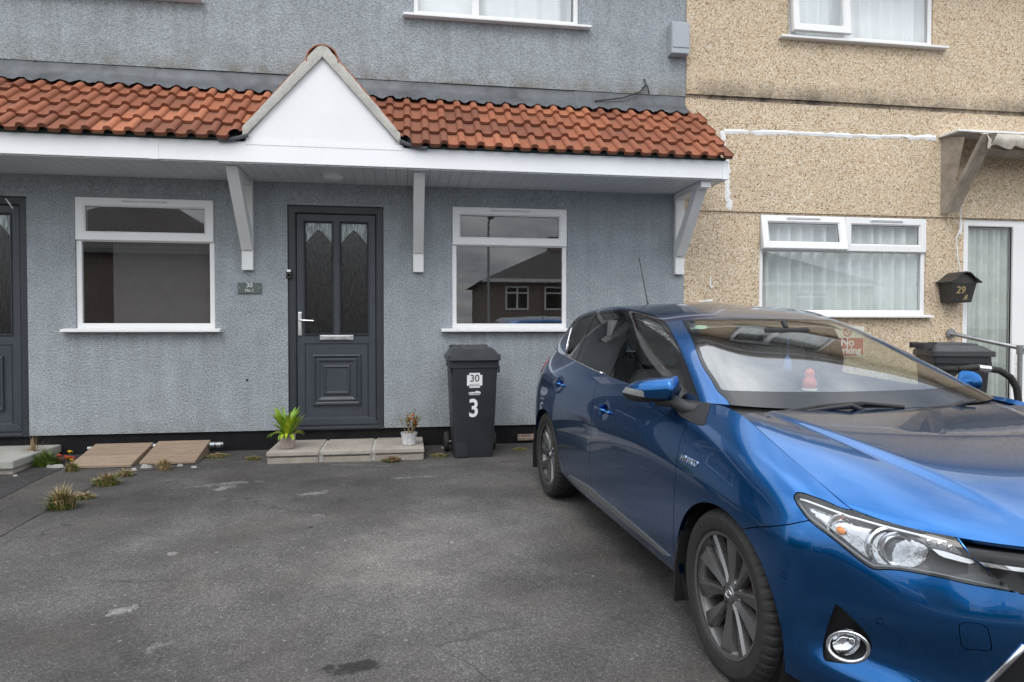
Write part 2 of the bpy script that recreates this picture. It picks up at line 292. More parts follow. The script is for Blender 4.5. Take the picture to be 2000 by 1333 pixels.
class MB:
    def __init__(s): s.v = []; s.f = []
    def add(s, V, Fc, T=None):
        b = len(s.v)
        for p in V: s.v.append(tuple(T(p)) if T else tuple(p))
        s.f += [tuple(i+b for i in q) for q in Fc]; return s
    def box(s, x0, x1, y0, y1, z0, z1, T=None):
        V = [(x, y, z) for z in (z0, z1) for y in (y0, y1) for x in (x0, x1)]
        return s.add(V, [(0, 2, 3, 1), (4, 5, 7, 6), (0, 1, 5, 4), (2, 6, 7, 3), (0, 4, 6, 2), (1, 3, 7, 5)], T)
    def bar(s, a, b, w, h, up=(0, 0, 1)):
        a, b = Vector(a), Vector(b); d = (b-a).normalized(); u = Vector(up); r = d.cross(u).normalized(); u = r.cross(d)
        V = [p + r*i*w/2 + u*j*h/2 for p in (a, b) for i, j in ((-1, -1), (1, -1), (1, 1), (-1, 1))]
        return s.add(V, [(0, 1, 2, 3), (7, 6, 5, 4), (0, 4, 5, 1), (1, 5, 6, 2), (2, 6, 7, 3), (3, 7, 4, 0)])
    def tube(s, pts, r, n=8, cap=True):
        pts = [Vector(p) for p in pts]; rs = r if isinstance(r, (list, tuple)) else [r]*len(pts); V = []; Fc = []
        u = None
        for i, p in enumerate(pts):
            d = (pts[min(i+1, len(pts)-1)] - pts[max(i-1, 0)]).normalized()
            if u is None: u = d.orthogonal().normalized()
            u = (u - d*u.dot(d)).normalized(); w = d.cross(u)
            V += [p + (u*math.cos(2*math.pi*k/n) + w*math.sin(2*math.pi*k/n))*rs[i] for k in range(n)]
        for i in range(len(pts)-1):
            for k in range(n): Fc.append((i*n+k, i*n+(k+1) % n, (i+1)*n+(k+1) % n, (i+1)*n+k))
        if cap: Fc += [tuple(range(n))[::-1], tuple((len(pts)-1)*n+k for k in range(n))]
        return s.add(V, Fc)
    def lathe(s, prof, n=32, axis='z', T=None, closed=False):      # prof: (radius, height)
        V = []; Fc = []; m = len(prof)
        for k in range(n):
            a = 2*math.pi*k/n; c, sn = math.cos(a), math.sin(a)
            for r, h in prof: V.append((r*c, r*sn, h) if axis == 'z' else (r*c, h, r*sn))
        for k in range(n):
            for i in range(m-1 if not closed else m):
                j = (i+1) % m; q = (k*m+i, ((k+1) % n)*m+i, ((k+1) % n)*m+j, k*m+j); Fc.append(q if axis == 'z' else q[::-1])
        return s.add(V, Fc, T)
    def mould(s, x0, x1, z0, z1, prof, fill=False, T=None):        # prof: (inset, y) rings, mitred round a rectangle
        V = []; Fc = []
        for d, y in prof: V += [(x0+d, y, z0+d), (x1-d, y, z0+d), (x1-d, y, z1-d), (x0+d, y, z1-d)]
        for i in range(len(prof)-1):
            for k in range(4): Fc.append((i*4+k, i*4+(k+1) % 4, i*4+4+(k+1) % 4, i*4+4+k))
        if fill: b = 4*(len(prof)-1); Fc.append((b, b+1, b+2, b+3))
        return s.add(V, Fc, T)
    def prism(s, poly, y0, y1, T=None):                            # polygon in x,z extruded in y
        n = len(poly); V = [(x, y0, z) for x, z in poly] + [(x, y1, z) for x, z in poly]
        return s.add(V, [tuple(range(n)), tuple(range(2*n-1, n-1, -1))] + [(i, i+n, (i+1) % n+n, (i+1) % n) for i in range(n)], T)
    def build(s, name, mat, parent=None, **kw): return mesh_obj(name, s.v, s.f, mat, parent, **kw)
def grid_faces(nr, nc):
    i = np.arange((nr-1)*(nc-1)); r = i//(nc-1); c = i % (nc-1); a = r*nc+c
    return np.stack([a, a+1, a+nc+1, a+nc], 1)
def text_mesh(body, size, depth=.0015, font_w=None, align='CENTER'):
    cu = bpy.data.curves.new('t', 'FONT'); cu.body = body; cu.size = size; cu.extrude = depth; cu.align_x = align; cu.align_y = 'CENTER'
    if font_w: cu.offset = font_w
    o = bpy.data.objects.new('t', cu); COL.objects.link(o)
    me = bpy.data.meshes.new_from_object(o.evaluated_get(bpy.context.evaluated_depsgraph_get()))
    V = np.array([v.co[:] for v in me.vertices]).reshape(-1, 3); Fc = [tuple(p.vertices) for p in me.polygons]
    bpy.data.objects.remove(o); bpy.data.meshes.remove(me); return V, Fc
def text_obj(name, body, size, mat, parent, pos, xd=(1, 0, 0), up=(0, 0, 1), sx=1., fw=None, shear=0.):
    V, Fc = text_mesh(body, size, font_w=fw); xd = np.array(xd, float); up = np.array(up, float); n = np.cross(xd, up)
    V = V*[sx, 1, 1]; V[:, 0] += shear*V[:, 1]
    W = np.array(pos) + V[:, :1]*xd + V[:, 1:2]*up + V[:, 2:3]*n
    return mesh_obj(name, W, Fc, mat, parent)
# ------------------------------------------------------------------ ground
def gpt(u, v): p = ground_pt(u, v); return p[0], p[1]
def stains():
    L = []
    W1, W2 = (.34, .33, .31), (.26, .25, .235)
    def add(u, v, u2, v2, thick, col, amt, sc=14., th=.5):
        a = ground_pt(u, v); b = ground_pt(u2, v2); c = (a+b)/2; d = b-a
        L.append((c[0], c[1], math.atan2(d[1], d[0]), np.linalg.norm(d)/2*1.15, thick, col, amt, sc, th))
    add(195, 1205, 275, 1178, .07, W1, .9, 22., .42); add(325, 1085, 350, 1078, .05, W1, .8, 22., .35)
    add(270, 1278, 345, 1245, .06, W2, .7, 26., .5); add(290, 960, 560, 935, .16, W2, .75, 12., .62)
    add(390, 965, 480, 945, .10, W1, .8, 15., .55); add(520, 975, 690, 955, .12, W1, .75, 17., .66); add(750, 935, 860, 930, .05, W1, .6, 12., .4)
    add(560, 905, 830, 912, .08, W2, .5, 16., .6); add(600, 1005, 650, 1010, .08, W1, .5, 22., .62)
    add(620, 1310, 770, 1300, .075, (.012, .011, .010), .95, 11., .30); add(598, 1030, 618, 1030, .022, (.008, .008, .008), 1., 20., .3); add(960, 905, 1030, 898, .05, (.03, .026, .022), .8, 14., .4)
    return L
m_asphalt('drive_asphalt', (.051, .048, .045), (.117, .110, .104), 3., stains()); m_asphalt('old_asphalt', (.055, .050, .047), (.092, .083, .076), 11.); m_asphalt('patch_asphalt', (.035, .034, .034), (.065, .063, .061), 23.)
def sheet(name, x0, x1, y0, y1, mat, zf, nx=60, ny=60):
    X, Y = np.meshgrid(np.linspace(x0, x1, nx), np.linspace(y0, y1, ny)); Z = zf(X, Y)
    return tag(mesh_obj(name, np.stack([X, Y, Z], -1).reshape(-1, 3), grid_faces(ny, nx), mat, smooth=True), kind='structure')
def zdrive(X, Y): return SL*np.maximum(Y, -9.) + .006*np.sin(1.3*X+.5)*np.sin(1.1*Y) * np.clip(-Y-1, 0, 1)
sheet("driveway", -14, 20, -9.2, .05, 'drive_asphalt', zdrive, 120, 60)
def patch(name, poly, mat, dz):
    V = [(x, y, zdrive(np.array(x), np.array(y)).item()+dz) for x, y in poly]
    bm = bmesh.new(); vs = [bm.verts.new(v) for v in V]; bm.faces.new(vs); bmesh.ops.triangulate(bm, faces=bm.faces[:])
    for _ in range(4): bmesh.ops.subdivide_edges(bm, edges=bm.edges[:], cuts=1, use_grid_fill=True)
    for v in bm.verts: v.co.z = float(zdrive(np.array(v.co.x), np.array(v.co.y)))+dz
    me = bpy.data.meshes.new(name); bm.to_mesh(me); bm.free(); me.materials.append(M[mat]); me.polygons.foreach_set('use_smooth', [True]*len(me.polygons))
    o = bpy.data.objects.new(name, me); COL.objects.link(o); return tag(o, kind='structure')
_p = [gpt(0, 1050), gpt(60, 1016), gpt(130, 978), gpt(185, 950), gpt(235, 925)]
patch('old_tarmac_strip', [(-5, -3.6), (-3.2, -2.9)] + [(x, y) for x, y in _p] + [(-2.15, -.75), (-2.2, .0), (-5, 0)], 'old_asphalt', .004)
_p = [gpt(0, 976), gpt(60, 945), gpt(120, 918)]
patch('tarmac_patch', [(-5, -2.2), (-3.3, -1.45)] + list(_p) + [(-2.95, -.55), (-3.0, 0), (-5, 0)], 'patch_asphalt', .008)
sheet('pavement', -40, 40, -11.2, -9.2, 'paving', lambda X, Y: 0*X-.2034, 3, 3)
sheet('road', -60, 60, -17.2, -11.3, 'road', lambda X, Y: 0*X-.32, 3, 3)
sheet('far_pavement', -60, 60, -19.4, -17.3, 'paving', lambda X, Y: 0*X-.2, 3, 3)
sheet('ground', -150, 150, -150, 120, 'lawn', lambda X, Y: 0*X-.5, 3, 3)
sheet('front_gardens', -60, 60, -60, -19.4, 'paving', lambda X, Y: -.21+1.3*np.clip((-19.4-Y)/6, 0, 1), 3, 30)
for ky in (-11.3, -17.3):
    tag(MB().box(-60, 60, ky, ky+.12, -.5, -.195).build('kerb', 'kerb', bevel=.012), kind='structure')
# ------------------------------------------------------------------ clipping of meshes along a scalar field
def clip(V, Fc, s):
    """keep the part of the mesh where s >= 0; V (n,k) carries any attributes; Fc list of index tuples"""
    V = np.asarray(V, float); s = np.asarray(s, float); s = np.where(np.abs(s) < 1e-7, 1e-7, s)
    keep = s >= 0; new = []; cache = {}; outF = []; n0 = len(V)
    Fa = Fc
    for f in Fa:
        k = [keep[i] for i in f]
        if all(k): outF.append(tuple(f)); continue
        if not any(k): continue
        poly = []
        m = len(f)
        for a in range(m):
            i, j = f[a], f[(a+1) % m]
            if keep[i]: poly.append(i)
            if keep[i] != keep[j]:
                key = (i, j) if i < j else (j, i)
                if key not in cache:
                    t = s[key[0]]/(s[key[0]]-s[key[1]]); new.append(V[key[0]]+(V[key[1]]-V[key[0]])*t); cache[key] = n0+len(new)-1
                poly.append(cache[key])
        if len(poly) > 2: outF.append(tuple(poly))
    VV = np.vstack([V, np.array(new)]) if new else V
    used = np.zeros(len(VV), bool)
    for f in outF:
        for i in f: used[i] = True
    idx = np.cumsum(used)-1
    return VV[used], [tuple(int(idx[i]) for i in f) for f in outF]
# ------------------------------------------------------------------ the grey house
GX0, GX1, BX1 = -11.6, 2.985, 18.5
EAVE = 5.62
house = thing('terraced_house', 'grey rendered terraced house with orange tiled porch canopy and dark front doors', 'house', (-2, 0, 0))
house2 = thing('terraced_house', 'beige pebbledash terraced house with white windows and fabric door awning', 'house', (6, 0, 0))
def wall_sheet(x0, x1, z0, z1, holes, y=0., depth=.16):
    xs = sorted({x0, x1, *[h[0] for h in holes], *[h[1] for h in holes]}); zs = sorted({z0, z1, *[h[2] for h in holes], *[h[3] for h in holes]})
    xs = [x for x in xs if x0 <= x <= x1]; zs = [z for z in zs if z0 <= z <= z1]; mb = MB()
    for i in range(len(xs)-1):
        for j in range(len(zs)-1):
            cx, cz = (xs[i]+xs[i+1])/2, (zs[j]+zs[j+1])/2
            if any(h[0] < cx < h[1] and h[2] < cz < h[3] for h in holes): continue
            mb.add([(xs[i], y, zs[j]), (xs[i+1], y, zs[j]), (xs[i+1], y, zs[j+1]), (xs[i], y, zs[j+1])], [(0, 1, 2, 3)])
    for a, b, c, d in holes:
        V = [(a, y, c), (b, y, c), (b, y, d), (a, y, d), (a, y+depth, c), (b, y+depth, c), (b, y+depth, d), (a, y+depth, d)]
        mb.add(V, [(0, 4, 5, 1), (1, 5, 6, 2), (2, 6, 7, 3), (3, 7, 4, 0)])
    return mb
LW = (-3.08, -1.83, 1.205, 2.455); RW = (.475, 1.69, 1.205, 2.46); DR = (-1.148, -.213, .20, 2.43); DL = (-4.43, -3.495, .20, 2.44)
UW1 = (-3.60, -2.02, 4.36, 5.42); UW2 = (.09, 1.80, 4.36, 5.42)
FLASH = 3.70
mb = wall_sheet(GX0, GX1, .195, FLASH, [LW, RW, DR, DL]); wl = mb.build('wall', 'render', house)
mb = wall_sheet(GX0, GX1, FLASH-.005, EAVE, [UW1, UW2], -.028)
mb.add([(GX0, -.028, FLASH-.005), (GX1, -.028, FLASH-.005), (GX1, 0.0, FLASH+.01), (GX0, 0., FLASH+.01)], [(0, 3, 2, 1)]); mb.build('upper_wall', 'render', house)
MB().box(GX0, 1.30, .02, .2, -.4, .21).build('plinth', 'bitumen', house); MB().box(1.30, GX1, .02, .2, -.4, .21).build('plinth', 'bitumen', house)
MB().add([(GX0, 0, .195), (GX1, 0, .195), (GX1, .03, .195), (GX0, .03, .195)], [(0, 3, 2, 1)]).build('render_edge', 'render', house)
for k in (0, 2):
    bb = MB().box(1.16+k*.0 if k < 2 else 1.38, 1.36 if k < 2 else 1.58, -.004, .05, .03+(k % 2)*.075, .095+(k % 2)*.075).build('brick', 'brick', house, bevel=.006)
# roof over everything
def roof(x0, x1, par, mat):
    m = MB(); e = EAVE
    m.add([(x0, -.32, e-.10), (x1, -.32, e-.10), (x1, 4.2, e+2.75), (x0, 4.2, e+2.75), (x0, 8.7, e-.1), (x1, 8.7, e-.1)], [(0, 1, 2, 3), (3, 2, 5, 4)])
    m.add([(x0, -.32, e-.16), (x1, -.32, e-.16), (x1, .0, e-.16), (x0, .0, e-.16)], [(0, 3, 2, 1)]); m.build('roof', mat, par)
    MB().box(x0, x1, -.335, -.315, e-.26, e-.08).build('eaves_fascia', 'upvc_fascia', par)
    MB().box(x0, x1, -.30, -.03, e-.20, e-.165).build('eaves_soffit', 'upvc', par)
    MB().tube([(x0, -.40, e-.14), (x1, -.40, e-.14)], .055, 10).build('gutter', 'upvc', par, smooth=True)
roof(GX0, GX1-.02, house, 'roof_tile_far'); roof(GX1+.02, BX1, house2, 'roof_tile_far')
MB().add([(GX0, .3, -.3), (GX1, .3, -.3), (GX1, 8.4, -.3), (GX0, 8.4, -.3), (GX0, .3, EAVE), (GX1, .3, EAVE), (GX1, 8.4, EAVE), (GX0, 8.4, EAVE)], [(0, 3, 7, 4), (2, 3, 7, 6)]).build('rear_wall', 'render', house)
MB().add([(BX1, 0, -.3), (BX1, 8.4, -.3), (BX1, 8.4, EAVE), (BX1, 0, EAVE), (GX1, 8.4, -.3), (GX1, 8.4, EAVE)], [(0, 1, 2, 3), (1, 4, 5, 2)]).build('rear_wall', 'pebble', house2)
# ---- window maker
FRP = [(0, .055), (0, .022), (.006, .016), (.044, .016), (.05, .022), (.05, .055)]
CSP = [(0, .05), (0, .006), (.006, .0), (.070, .0), (.086, .016), (.088, .05)]
def room(par, x0, x1, z0, z1, d=2.6, mat='room_dark'):
    V = [(x0, .16, z0), (x1, .16, z0), (x1, .16, z1), (x0, .16, z1), (x0, d, z0), (x1, d, z0), (x1, d, z1), (x0, d, z1)]
    MB().add(V, [(4, 5, 6, 7), (0, 4, 7, 3), (1, 2, 6, 5), (0, 1, 5, 4), (3, 7, 6, 2)]).build('room_interior', mat, par)
def window(par, rect, transom=None, mullion_top=None, sill=(.11, .06), mull_full=None, open_left=0., y=.0, vent=True, glassmat='window_glass', sillmat='upvc', fixedtop=False):
    x0, x1, z0, z1 = rect; T = lambda p: (p[0], p[1]+y, p[2])
    zt = transom if transom else z1
    w = MB().mould(x0, x1, z0, z1, FRP, T=T)
    if transom: w.box(x0+.045, x1-.045, .018+y, .055+y, zt-.032, zt+.032)
    wo = w.build('window', 'upvc', par)
    if mull_full: MB().box(mull_full-.035, mull_full+.035, .0175+y, .055+y, z0+.045, zt-.032 if transom else z1-.045).build('mullion', 'upvc', wo)
    panes = []
    if transom:
        tops = [(x0+.006, x1-.006)] if not mullion_top else [(x0+.006, mullion_top-.004), (mullion_top+.004, x1-.006)]
        for i, (a, b) in enumerate(tops):
            top, bot = z1-.006, zt-.022
            ang = open_left if (i == 0 and open_left) else 0.
            def TT(p, ang=ang, top=top):
                X, Y, Z = p[0], p[1]-.012, p[2]; dz = Z-top
                return (X, Y*math.cos(ang)+dz*math.sin(ang)+y, top+dz*math.cos(ang)-Y*math.sin(ang))
            cs = MB().mould(a, b, bot, top, CSP, T=TT).build('casement', 'upvc', wo)
            panes.append((a+.085, b-.085, bot+.085, top-.085, TT, .03))
            if vent:
                cx = (a+b)/2; hw = min(.21, (b-a)*.2)
                MB().box(cx-hw+.01, cx+hw-.01, -.0135, -.0118, top-.037, top-.030, T=TT).build('vent_slot', 'ash_metal', wo)
                MB().box(cx-hw, cx+hw, -.012, .001, top-.045, top-.022, T=TT).build('trickle_vent', 'upvc', wo, bevel=.004)
        xs = [x0+.045, mull_full, x1-.045] if mull_full else [x0+.045, x1-.045]
        for a, b in zip(xs[:-1], xs[1:]): panes.append((a, b, z0+.045, zt-.03, T, .038))
    else:
        xs = [x0+.045, mull_full, x1-.045] if mull_full else [x0+.045, x1-.045]
        for a, b in zip(xs[:-1], xs[1:]): panes.append((a, b, z0+.045, z1-.045, T, .038))
    for a, b, c, d, TT, yy in panes:
        MB().add([(a, yy, c), (b, yy, c), (b, yy, d), (a, yy, d)], [(0, 1, 2, 3)], TT).build('glass_pane', glassmat, wo)
        MB().mould(a-.004, b+.004, c-.004, d+.004, [(0, yy-.012), (.009, yy-.003), (.009, yy+.003)], T=TT).build('glazing_gasket', 'gloss_black', wo)
    if sill:
        l, r = sill
        s = MB().prism([(-.075, -.012), (-.075, .012), (.05, .03), (.05, -.012)], 0, 1)
        V = [(x0-l + (x1-x0+l+r)*q, p+y, z0-.022+z) for (p, q, z) in s.v]
        mesh_obj('sill', V, s.f, sillmat, wo, bevel=.004)
    return wo
def curtain(par, x0, x1, z0, z1, y, mat, folds, amp=.022, seed=0, name='curtain'):
    amp *= 1.7; folds = max(folds//2, 4)
    r = np.random.default_rng(seed); n = folds*10; x = np.linspace(x0, x1, n)
    ph = np.cumsum(r.uniform(.35, 1.0, n)); a = amp*(.5+.8*np.abs(np.sin(np.linspace(0, 9+seed, n))))
    yy = y+a*np.sin(ph*1.05)+.006*r.standard_normal(n).cumsum()/max(n**.5, 1); rows = []
    for i, z in enumerate(np.linspace(z0, z1, 5)): rows.append(np.stack([x+.004*np.sin(ph*.7+i), yy*1+.002*i, np.full(n, z)], 1))
    return mesh_obj(name, np.vstack(rows), grid_faces(5, n), mat, par, smooth=True)
w1 = window(house, LW, 2.065); room(house, -3.4, -1.5, .3, 2.6)
w2 = window(house, RW, 2.085); room(house, .2, 2.0, .3, 2.6)
a = wall_pt(222, 480, .13)[0]
MB().box(a, -1.86, .12, .126, 1.25, 2.04).build('dark_sheet', 'dark_sheet', house)  # plain dark sheet behind most of the lower left pane
for rc, mf in ((UW1, -2.9), (UW2, .72)):
    window(house, rc, None, mull_full=mf, sill=(.10, .12), y=-.028, vent=False); room(house, rc[0]-.2, rc[1]+.2, 4.2, 5.5, 1.8)
MB().box(.12, .76, .09, .10, 4.37, 5.4).build('curtain', 'net_white', house); curtain(house, .70, 1.76, 4.37, 5.4, .13, 'net_white', 8, .018, 3)
curtain(house, -3.55, -2.05, 4.37, 5.4, .10, 'net_white', 10, .018, 4)
# lintel band above the openings, slightly proud, and hairline joints
for x0, x1 in ((-3.9, -1.6), (-1.3, -.05), (.30, 1.95)):
    z = 2.492 if x0 != -1.3 else 2.468
    MB().box(x0, x1, -.007, -.0005, z, 2.646).build('lintel_render', 'render', house)
# ---- doors
DRP = [(0, .06), (0, .0), (.008, -.006), (.068, -.006), (.078, .004), (.078, .06)]
def door(par, rect, flip, number=True):
    x0, x1, z0, z1 = rect; cx = (x0+x1)/2
    def T(p): return (p[0] if not flip else 2*cx-p[0], p[1]+.03, p[2])
    d = MB(); d.mould(x0, x1, z0, z1, DRP, T=T); d.box(x0, x1, -.035, .06, z0-.012, z0+.022, T=T)
    do = d.build('front_door', 'door_dark', par)
    a, b, c, e = x0+.084, x1-.084, z0+.03, z1-.084
    sx = (a+b)/2; g1 = (a+.075, sx-.038, c+.915, e-.075); g2 = (sx+.038, b-.075, c+.915, e-.075)
    lf = wall_sheet(a, b, c, e, [g1, g2], .012, .03); lf.v = [T(p) for p in lf.v]
    lf.add([(a, .012, c), (b, .012, c), (b, .012, e), (a, .012, e), (a, .05, c), (b, .05, c), (b, .05, e), (a, .05, e)], [(0, 1, 5, 4), (1, 2, 6, 5), (2, 3, 7, 6), (3, 0, 4, 7)], T)
    lo = lf.build('door_leaf', 'door_grey', do)
    for g in (g1, g2):
        MB().mould(g[0]-.012, g[1]+.012, g[2]-.012, g[3]+.012, [(0, .012), (.003, .002), (.010, .0), (.020, .016), (.021, .03)], T=T).build('glazing_bead', 'door_dark', do)
        MB().add([(g[0], .03, g[2]), (g[1], .03, g[2]), (g[1], .03, g[3]), (g[0], .03, g[3])], [(0, 1, 2, 3)], T).build('glass_pane', 'obscure_glass', do)
        n = 24; V = []; w = g[1]-g[0]
        for k in range(n+1):
            u = k/n; drop = .06+.125*abs(2*u-1)**1.25 if k not in (0, n) else .17
            for j in range(7):
                q = j/6; V.append(T((g[0]+w*u, .036+.004*math.sin(u*9+j*2.4)*(j > 0), g[3]-drop*q*1.2-.0)))
        mesh_obj('lace_pelmet', V, grid_faces(n+1, 7), 'lace', do, smooth=True)
    m = MB(); pz0, pz1 = c+.07, c+.83
    m.mould(a+.07, b-.07, pz0, pz1, [(0, .012), (.006, .004), (.014, .014), (.02, .013)], T=T)
    px0, px1, qz0, qz1 = a+.145, b-.145, c+.20, c+.715
    m.mould(px0, px1, qz0, qz1, [(0, .012), (.004, -.010), (.016, -.014), (.026, -.002), (.038, .006), (.05, -.004), (.06, -.004), (.085, .010), (.105, .010), (.112, -.004), (.125, -.008), (.135, .002), (.142, .004)], True, T=T)
    m.build('moulded_panel', 'door_grey', do)
    m = MB(); m.prism([(a-.01, c+.005), (b+.01, c+.005), (b+.01, c+.045), (b-.03, c+.075), (a+.03, c+.075), (a-.01, c+.045)], -.012, .0115, T); m.box(a-.03, b+.03, -.045, -.005, z0+.0, z0+.02, T=T)
    m.build('weather_bar', 'door_grey', do, bevel=.004)
    MB().box(sx-.165, sx+.165, -.004, .0115, c+.858, c+.908, T=T).build('letter_plate', 'steel', do, bevel=.004)
    MB().box(sx-.135, sx+.135, -.010, -.003, c+.866, c+.900, T=T).build('letter_flap', 'steel', do, bevel=.003)
    hx = a+.028; m = MB(); m.box(hx-.018, hx+.018, -.002, .0115, c+.90, c+1.14, T=T); h = m.build('handle_plate', 'chrome', do, bevel=.007)
    MB().tube([T((hx, .0, c+1.055)), T((hx, -.05, c+1.055)), T((hx+.03, -.058, c+1.055)), T((hx+.14, -.055, c+1.05))], .010, 10).build('lever_handle', 'chrome', do, smooth=True, sharp=50)
    return do
dr = door(house, DR, False); room(house, -1.4, 0.05, .2, 2.6, 3.2); dl = door(house, DL, False); room(house, -4.7, -3.47, .2, 2.6, 3.2)
p = wall_pt(565, 536, .02)
b = MB().box(p[0]-.026, p[0]+.026, -.012, .022, p[2]-.045, p[2]+.045).build('doorbell', 'gloss_black', house, bevel=.006)
MB().box(p[0]-.02, p[0]+.02, -.015, -.011, p[2]+.022, p[2]+.042).build('bell_cap', 'drl_white', b); MB().lathe([(0, 0), (.011, 0), (.013, .004)], 16, 'y', T=lambda q: (p[0]+q[0], -.012-q[1], p[2]-.012+q[2])).build('bell_button', 'steel', b)
p = wall_pt(22, 398, 0.)
MB().bar((p[0]-.03, -.03, p[2]+.04), (p[0]+.03, -.03, p[2]-.05), .012, .008).build('door_catch', 'upvc', house)
# ---- meter box high on the corner, cable clips
m = MB().box(2.775, 2.975, -.15, -.028, 4.10, 4.43); mo = m.build('meter_box', 'grey_box', house, bevel=.01); MB().box(2.785, 2.965, -.157, -.149, 4.16, 4.42).build('lid', 'grey_box', mo, bevel=.003)
p = wall_pt(1258, 172, -.03); q = [(p[0], -.03, p[2]+.09), (p[0]+.01, -.06, p[2]+.03), (p[0]-.05, -.05, p[2]-.05), (p[0]-.25, -.06, p[2]-.13), (p[0]-.55, -.07, p[2]-.18)]
MB().tube(q, .008, 6).build('loose_cable', 'black_plastic', house); MB().tube([(p[0]-.03, -.04, p[2]-.01), (p[0]+.03, -.05, p[2]+.02), (p[0]+.05, -.04, p[2]-.06)], .007, 6).build('loose_cable', 'black_plastic', house)
# ------------------------------------------------------------------ porch canopy
FY = -.745; FZ0, FZ1 = 2.658, 2.822; CXL, CXR = -5.6, 3.10
canopy = MB().box(CXL, GX1, FY+.06, -.002, FZ1-.10, FZ1-.06).build('porch_canopy', 'trim_white', house)
GA = (-.712, 3.585); GL, GR = -1.345, -.035              # gablet apex and feet of the white boards
for a, b in ((CXL, -2.116), (-2.110, CXR)):
    MB().box(a, b, FY-.018, FY, FZ0, FZ1+.012).build('fascia_board', 'upvc_fascia', canopy, bevel=.003)
MB().box(-2.145, -2.08, FY-.022, FY-.017, FZ0-.003, FZ1).build('fascia_joint', 'upvc_fascia', canopy)
MB().box(CXR-.0, CXR+.012, FY-.024, FY+.06, FZ0-.004, FZ1+.01).build('fascia_corner', 'upvc_fascia', canopy, bevel=.002); MB().box(CXR-.05, CXR+.0, FY-.022, FY-.0175, FZ0-.004, FZ1+.01).build('fascia_corner', 'upvc_fascia', canopy)
MB().box(GL-.02, GR+.02, FY-.021, FY-.0185, FZ1-.012, FZ1+.035).build('fascia_board', 'upvc_fascia', canopy)
for a, b in ((CXL, GL-.1), (GR+.1, CXR-.02)): MB().box(a, b, FY-.035, FY+.02, FZ1+.014, FZ1+.035).build('roofing_felt', 'underlay', canopy)
MB().prism([(GL-.05, FZ1), (GR+.05, FZ1), (GA[0], 3.625)], FY-.006, FY-.0015).build('gable_backing', 'gable_white', canopy)
x = CXL; k = 0
SOZ = 2.648
while x < GX1-.01:                                       # soffit boards, front to back, with open joints
    b = min(x+.097, GX1-.005)
    MB().box(x, b, FY+.002, -.003, SOZ, SOZ+.012).build('soffit_board', 'soffit_white', canopy); x += .1005
MB().box(CXL, GX1, FY+.001, -.002, SOZ+.0125, SOZ+.02).build('soffit_backing', 'room_dark', canopy)
MB().box(GX1-.004, CXR-.005, FY+.002, -.005, SOZ+.004, SOZ+.016).build('soffit_board', 'soffit_white', canopy)
MB().box(CXR-.02, CXR-.004, FY+.06, -.01, SOZ, FZ1).build('barge_board', 'trim_white', canopy)
V = [(GX1, -.01, FZ1), (CXR-.01, FY, FZ1), (CXR-.01, -.01, FZ1), (CXR-.01, -.01, 3.5)]
MB().add([(CXR-.012, FY, FZ1), (CXR-.012, -.01, FZ1), (CXR-.012, -.01, 3.47)], [(0, 1, 2)]).build('verge_infill', 'mortar', canopy)
for bx in (-1.515, .135):                               # timber gallows brackets
    w = .052
    br = MB().box(bx-w, bx+w, -.055, -.002, 1.775, SOZ-.002).build('bracket_post', 'trim_white', canopy, bevel=.003)
    m = MB().prism([(-.655, SOZ-.004), (-.53, SOZ-.004), (-.057, 2.13), (-.057, 1.975), (-.075, 1.965)], bx-w+.001, bx+w-.001); V = [(y, x, z) for (x, y, z) in m.v]
    mesh_obj('bracket_brace', V, m.f, 'trim_white', canopy, bevel=.003)
    MB().box(bx-w+.004, bx+w-.004, -.53, -.056, SOZ-.055, SOZ-.003).build('bracket_arm', 'trim_white', canopy, bevel=.003)
bx = 2.917; w = .05
MB().box(bx-w, bx+w, -.055, -.002, 1.785, SOZ-.002).build('bracket_post', 'trim_white', canopy, bevel=.003)
MB().box(bx-w-.004, bx+w, -.70, -.056, SOZ-.062, SOZ-.002).build('bracket_arm', 'trim_white', canopy, bevel=.003)
m = MB().prism([(-.60, SOZ-.064), (-.47, SOZ-.064), (-.057, 2.14), (-.057, 1.985), (-.08, 1.975)], bx-w, bx+w); mesh_obj('bracket_brace', [(y, x, z) for (x, y, z) in m.v], m.f, 'trim_white', canopy, bevel=.003)
p = wall_pt(650, 347, -.42)
MB().lathe([(0, -.055), (.07, -.052), (.095, -.04), (.10, -.01), (.10, 0)], 24, T=lambda q: (p[0]+q[0], -.40+q[1], SOZ+q[2])).build('porch_light', 'soffit_white', canopy, smooth=True, sharp=40)
# tiles
A0 = np.array([0, -.812, 2.826]); A1 = np.array([0, -.035, 3.492]); sd = (A1-A0)/np.linalg.norm(A1-A0); SLEN = np.linalg.norm(A1-A0); nrm = np.array([0, -sd[2], sd[1]])
TW = .33; NR = 4; GAUGE = SLEN/NR
def tile_mesh():
    prof = []
    for k in range(2):
        o = k*.165
        prof += [(o+.000, .010), (o+.035, .004), (o+.075, .006), (o+.093, .012)]
        for a in range(1, 8): t = a/8*math.pi; prof.append((o+.129-.036*math.cos(t), .012+.034*math.sin(t)**.85))
    prof.append((.328, .012)); prof = [(x, z) for x, z in prof]
    n = len(prof); th = .040; Lr = GAUGE+.07; V = []; rows = [0., .012, Lr]
    for j, yy in enumerate(rows):
        for x, z in prof: V.append((x, yy, z+.044*(1-yy/Lr) - (.004 if j == 0 else 0)))
    for x, z in prof: V.append((x, 0.002, z-th+.044))
    Fc = [tuple(q) for q in grid_faces(3, n)] + [(3*n+i, 3*n+i+1, i+1, i) for i in range(n-1)] + [(3*n, 0, n), (3*n+n-1, 2*n-1, n-1)]
    return np.array(V, float), Fc
TV, TF = tile_mesh()
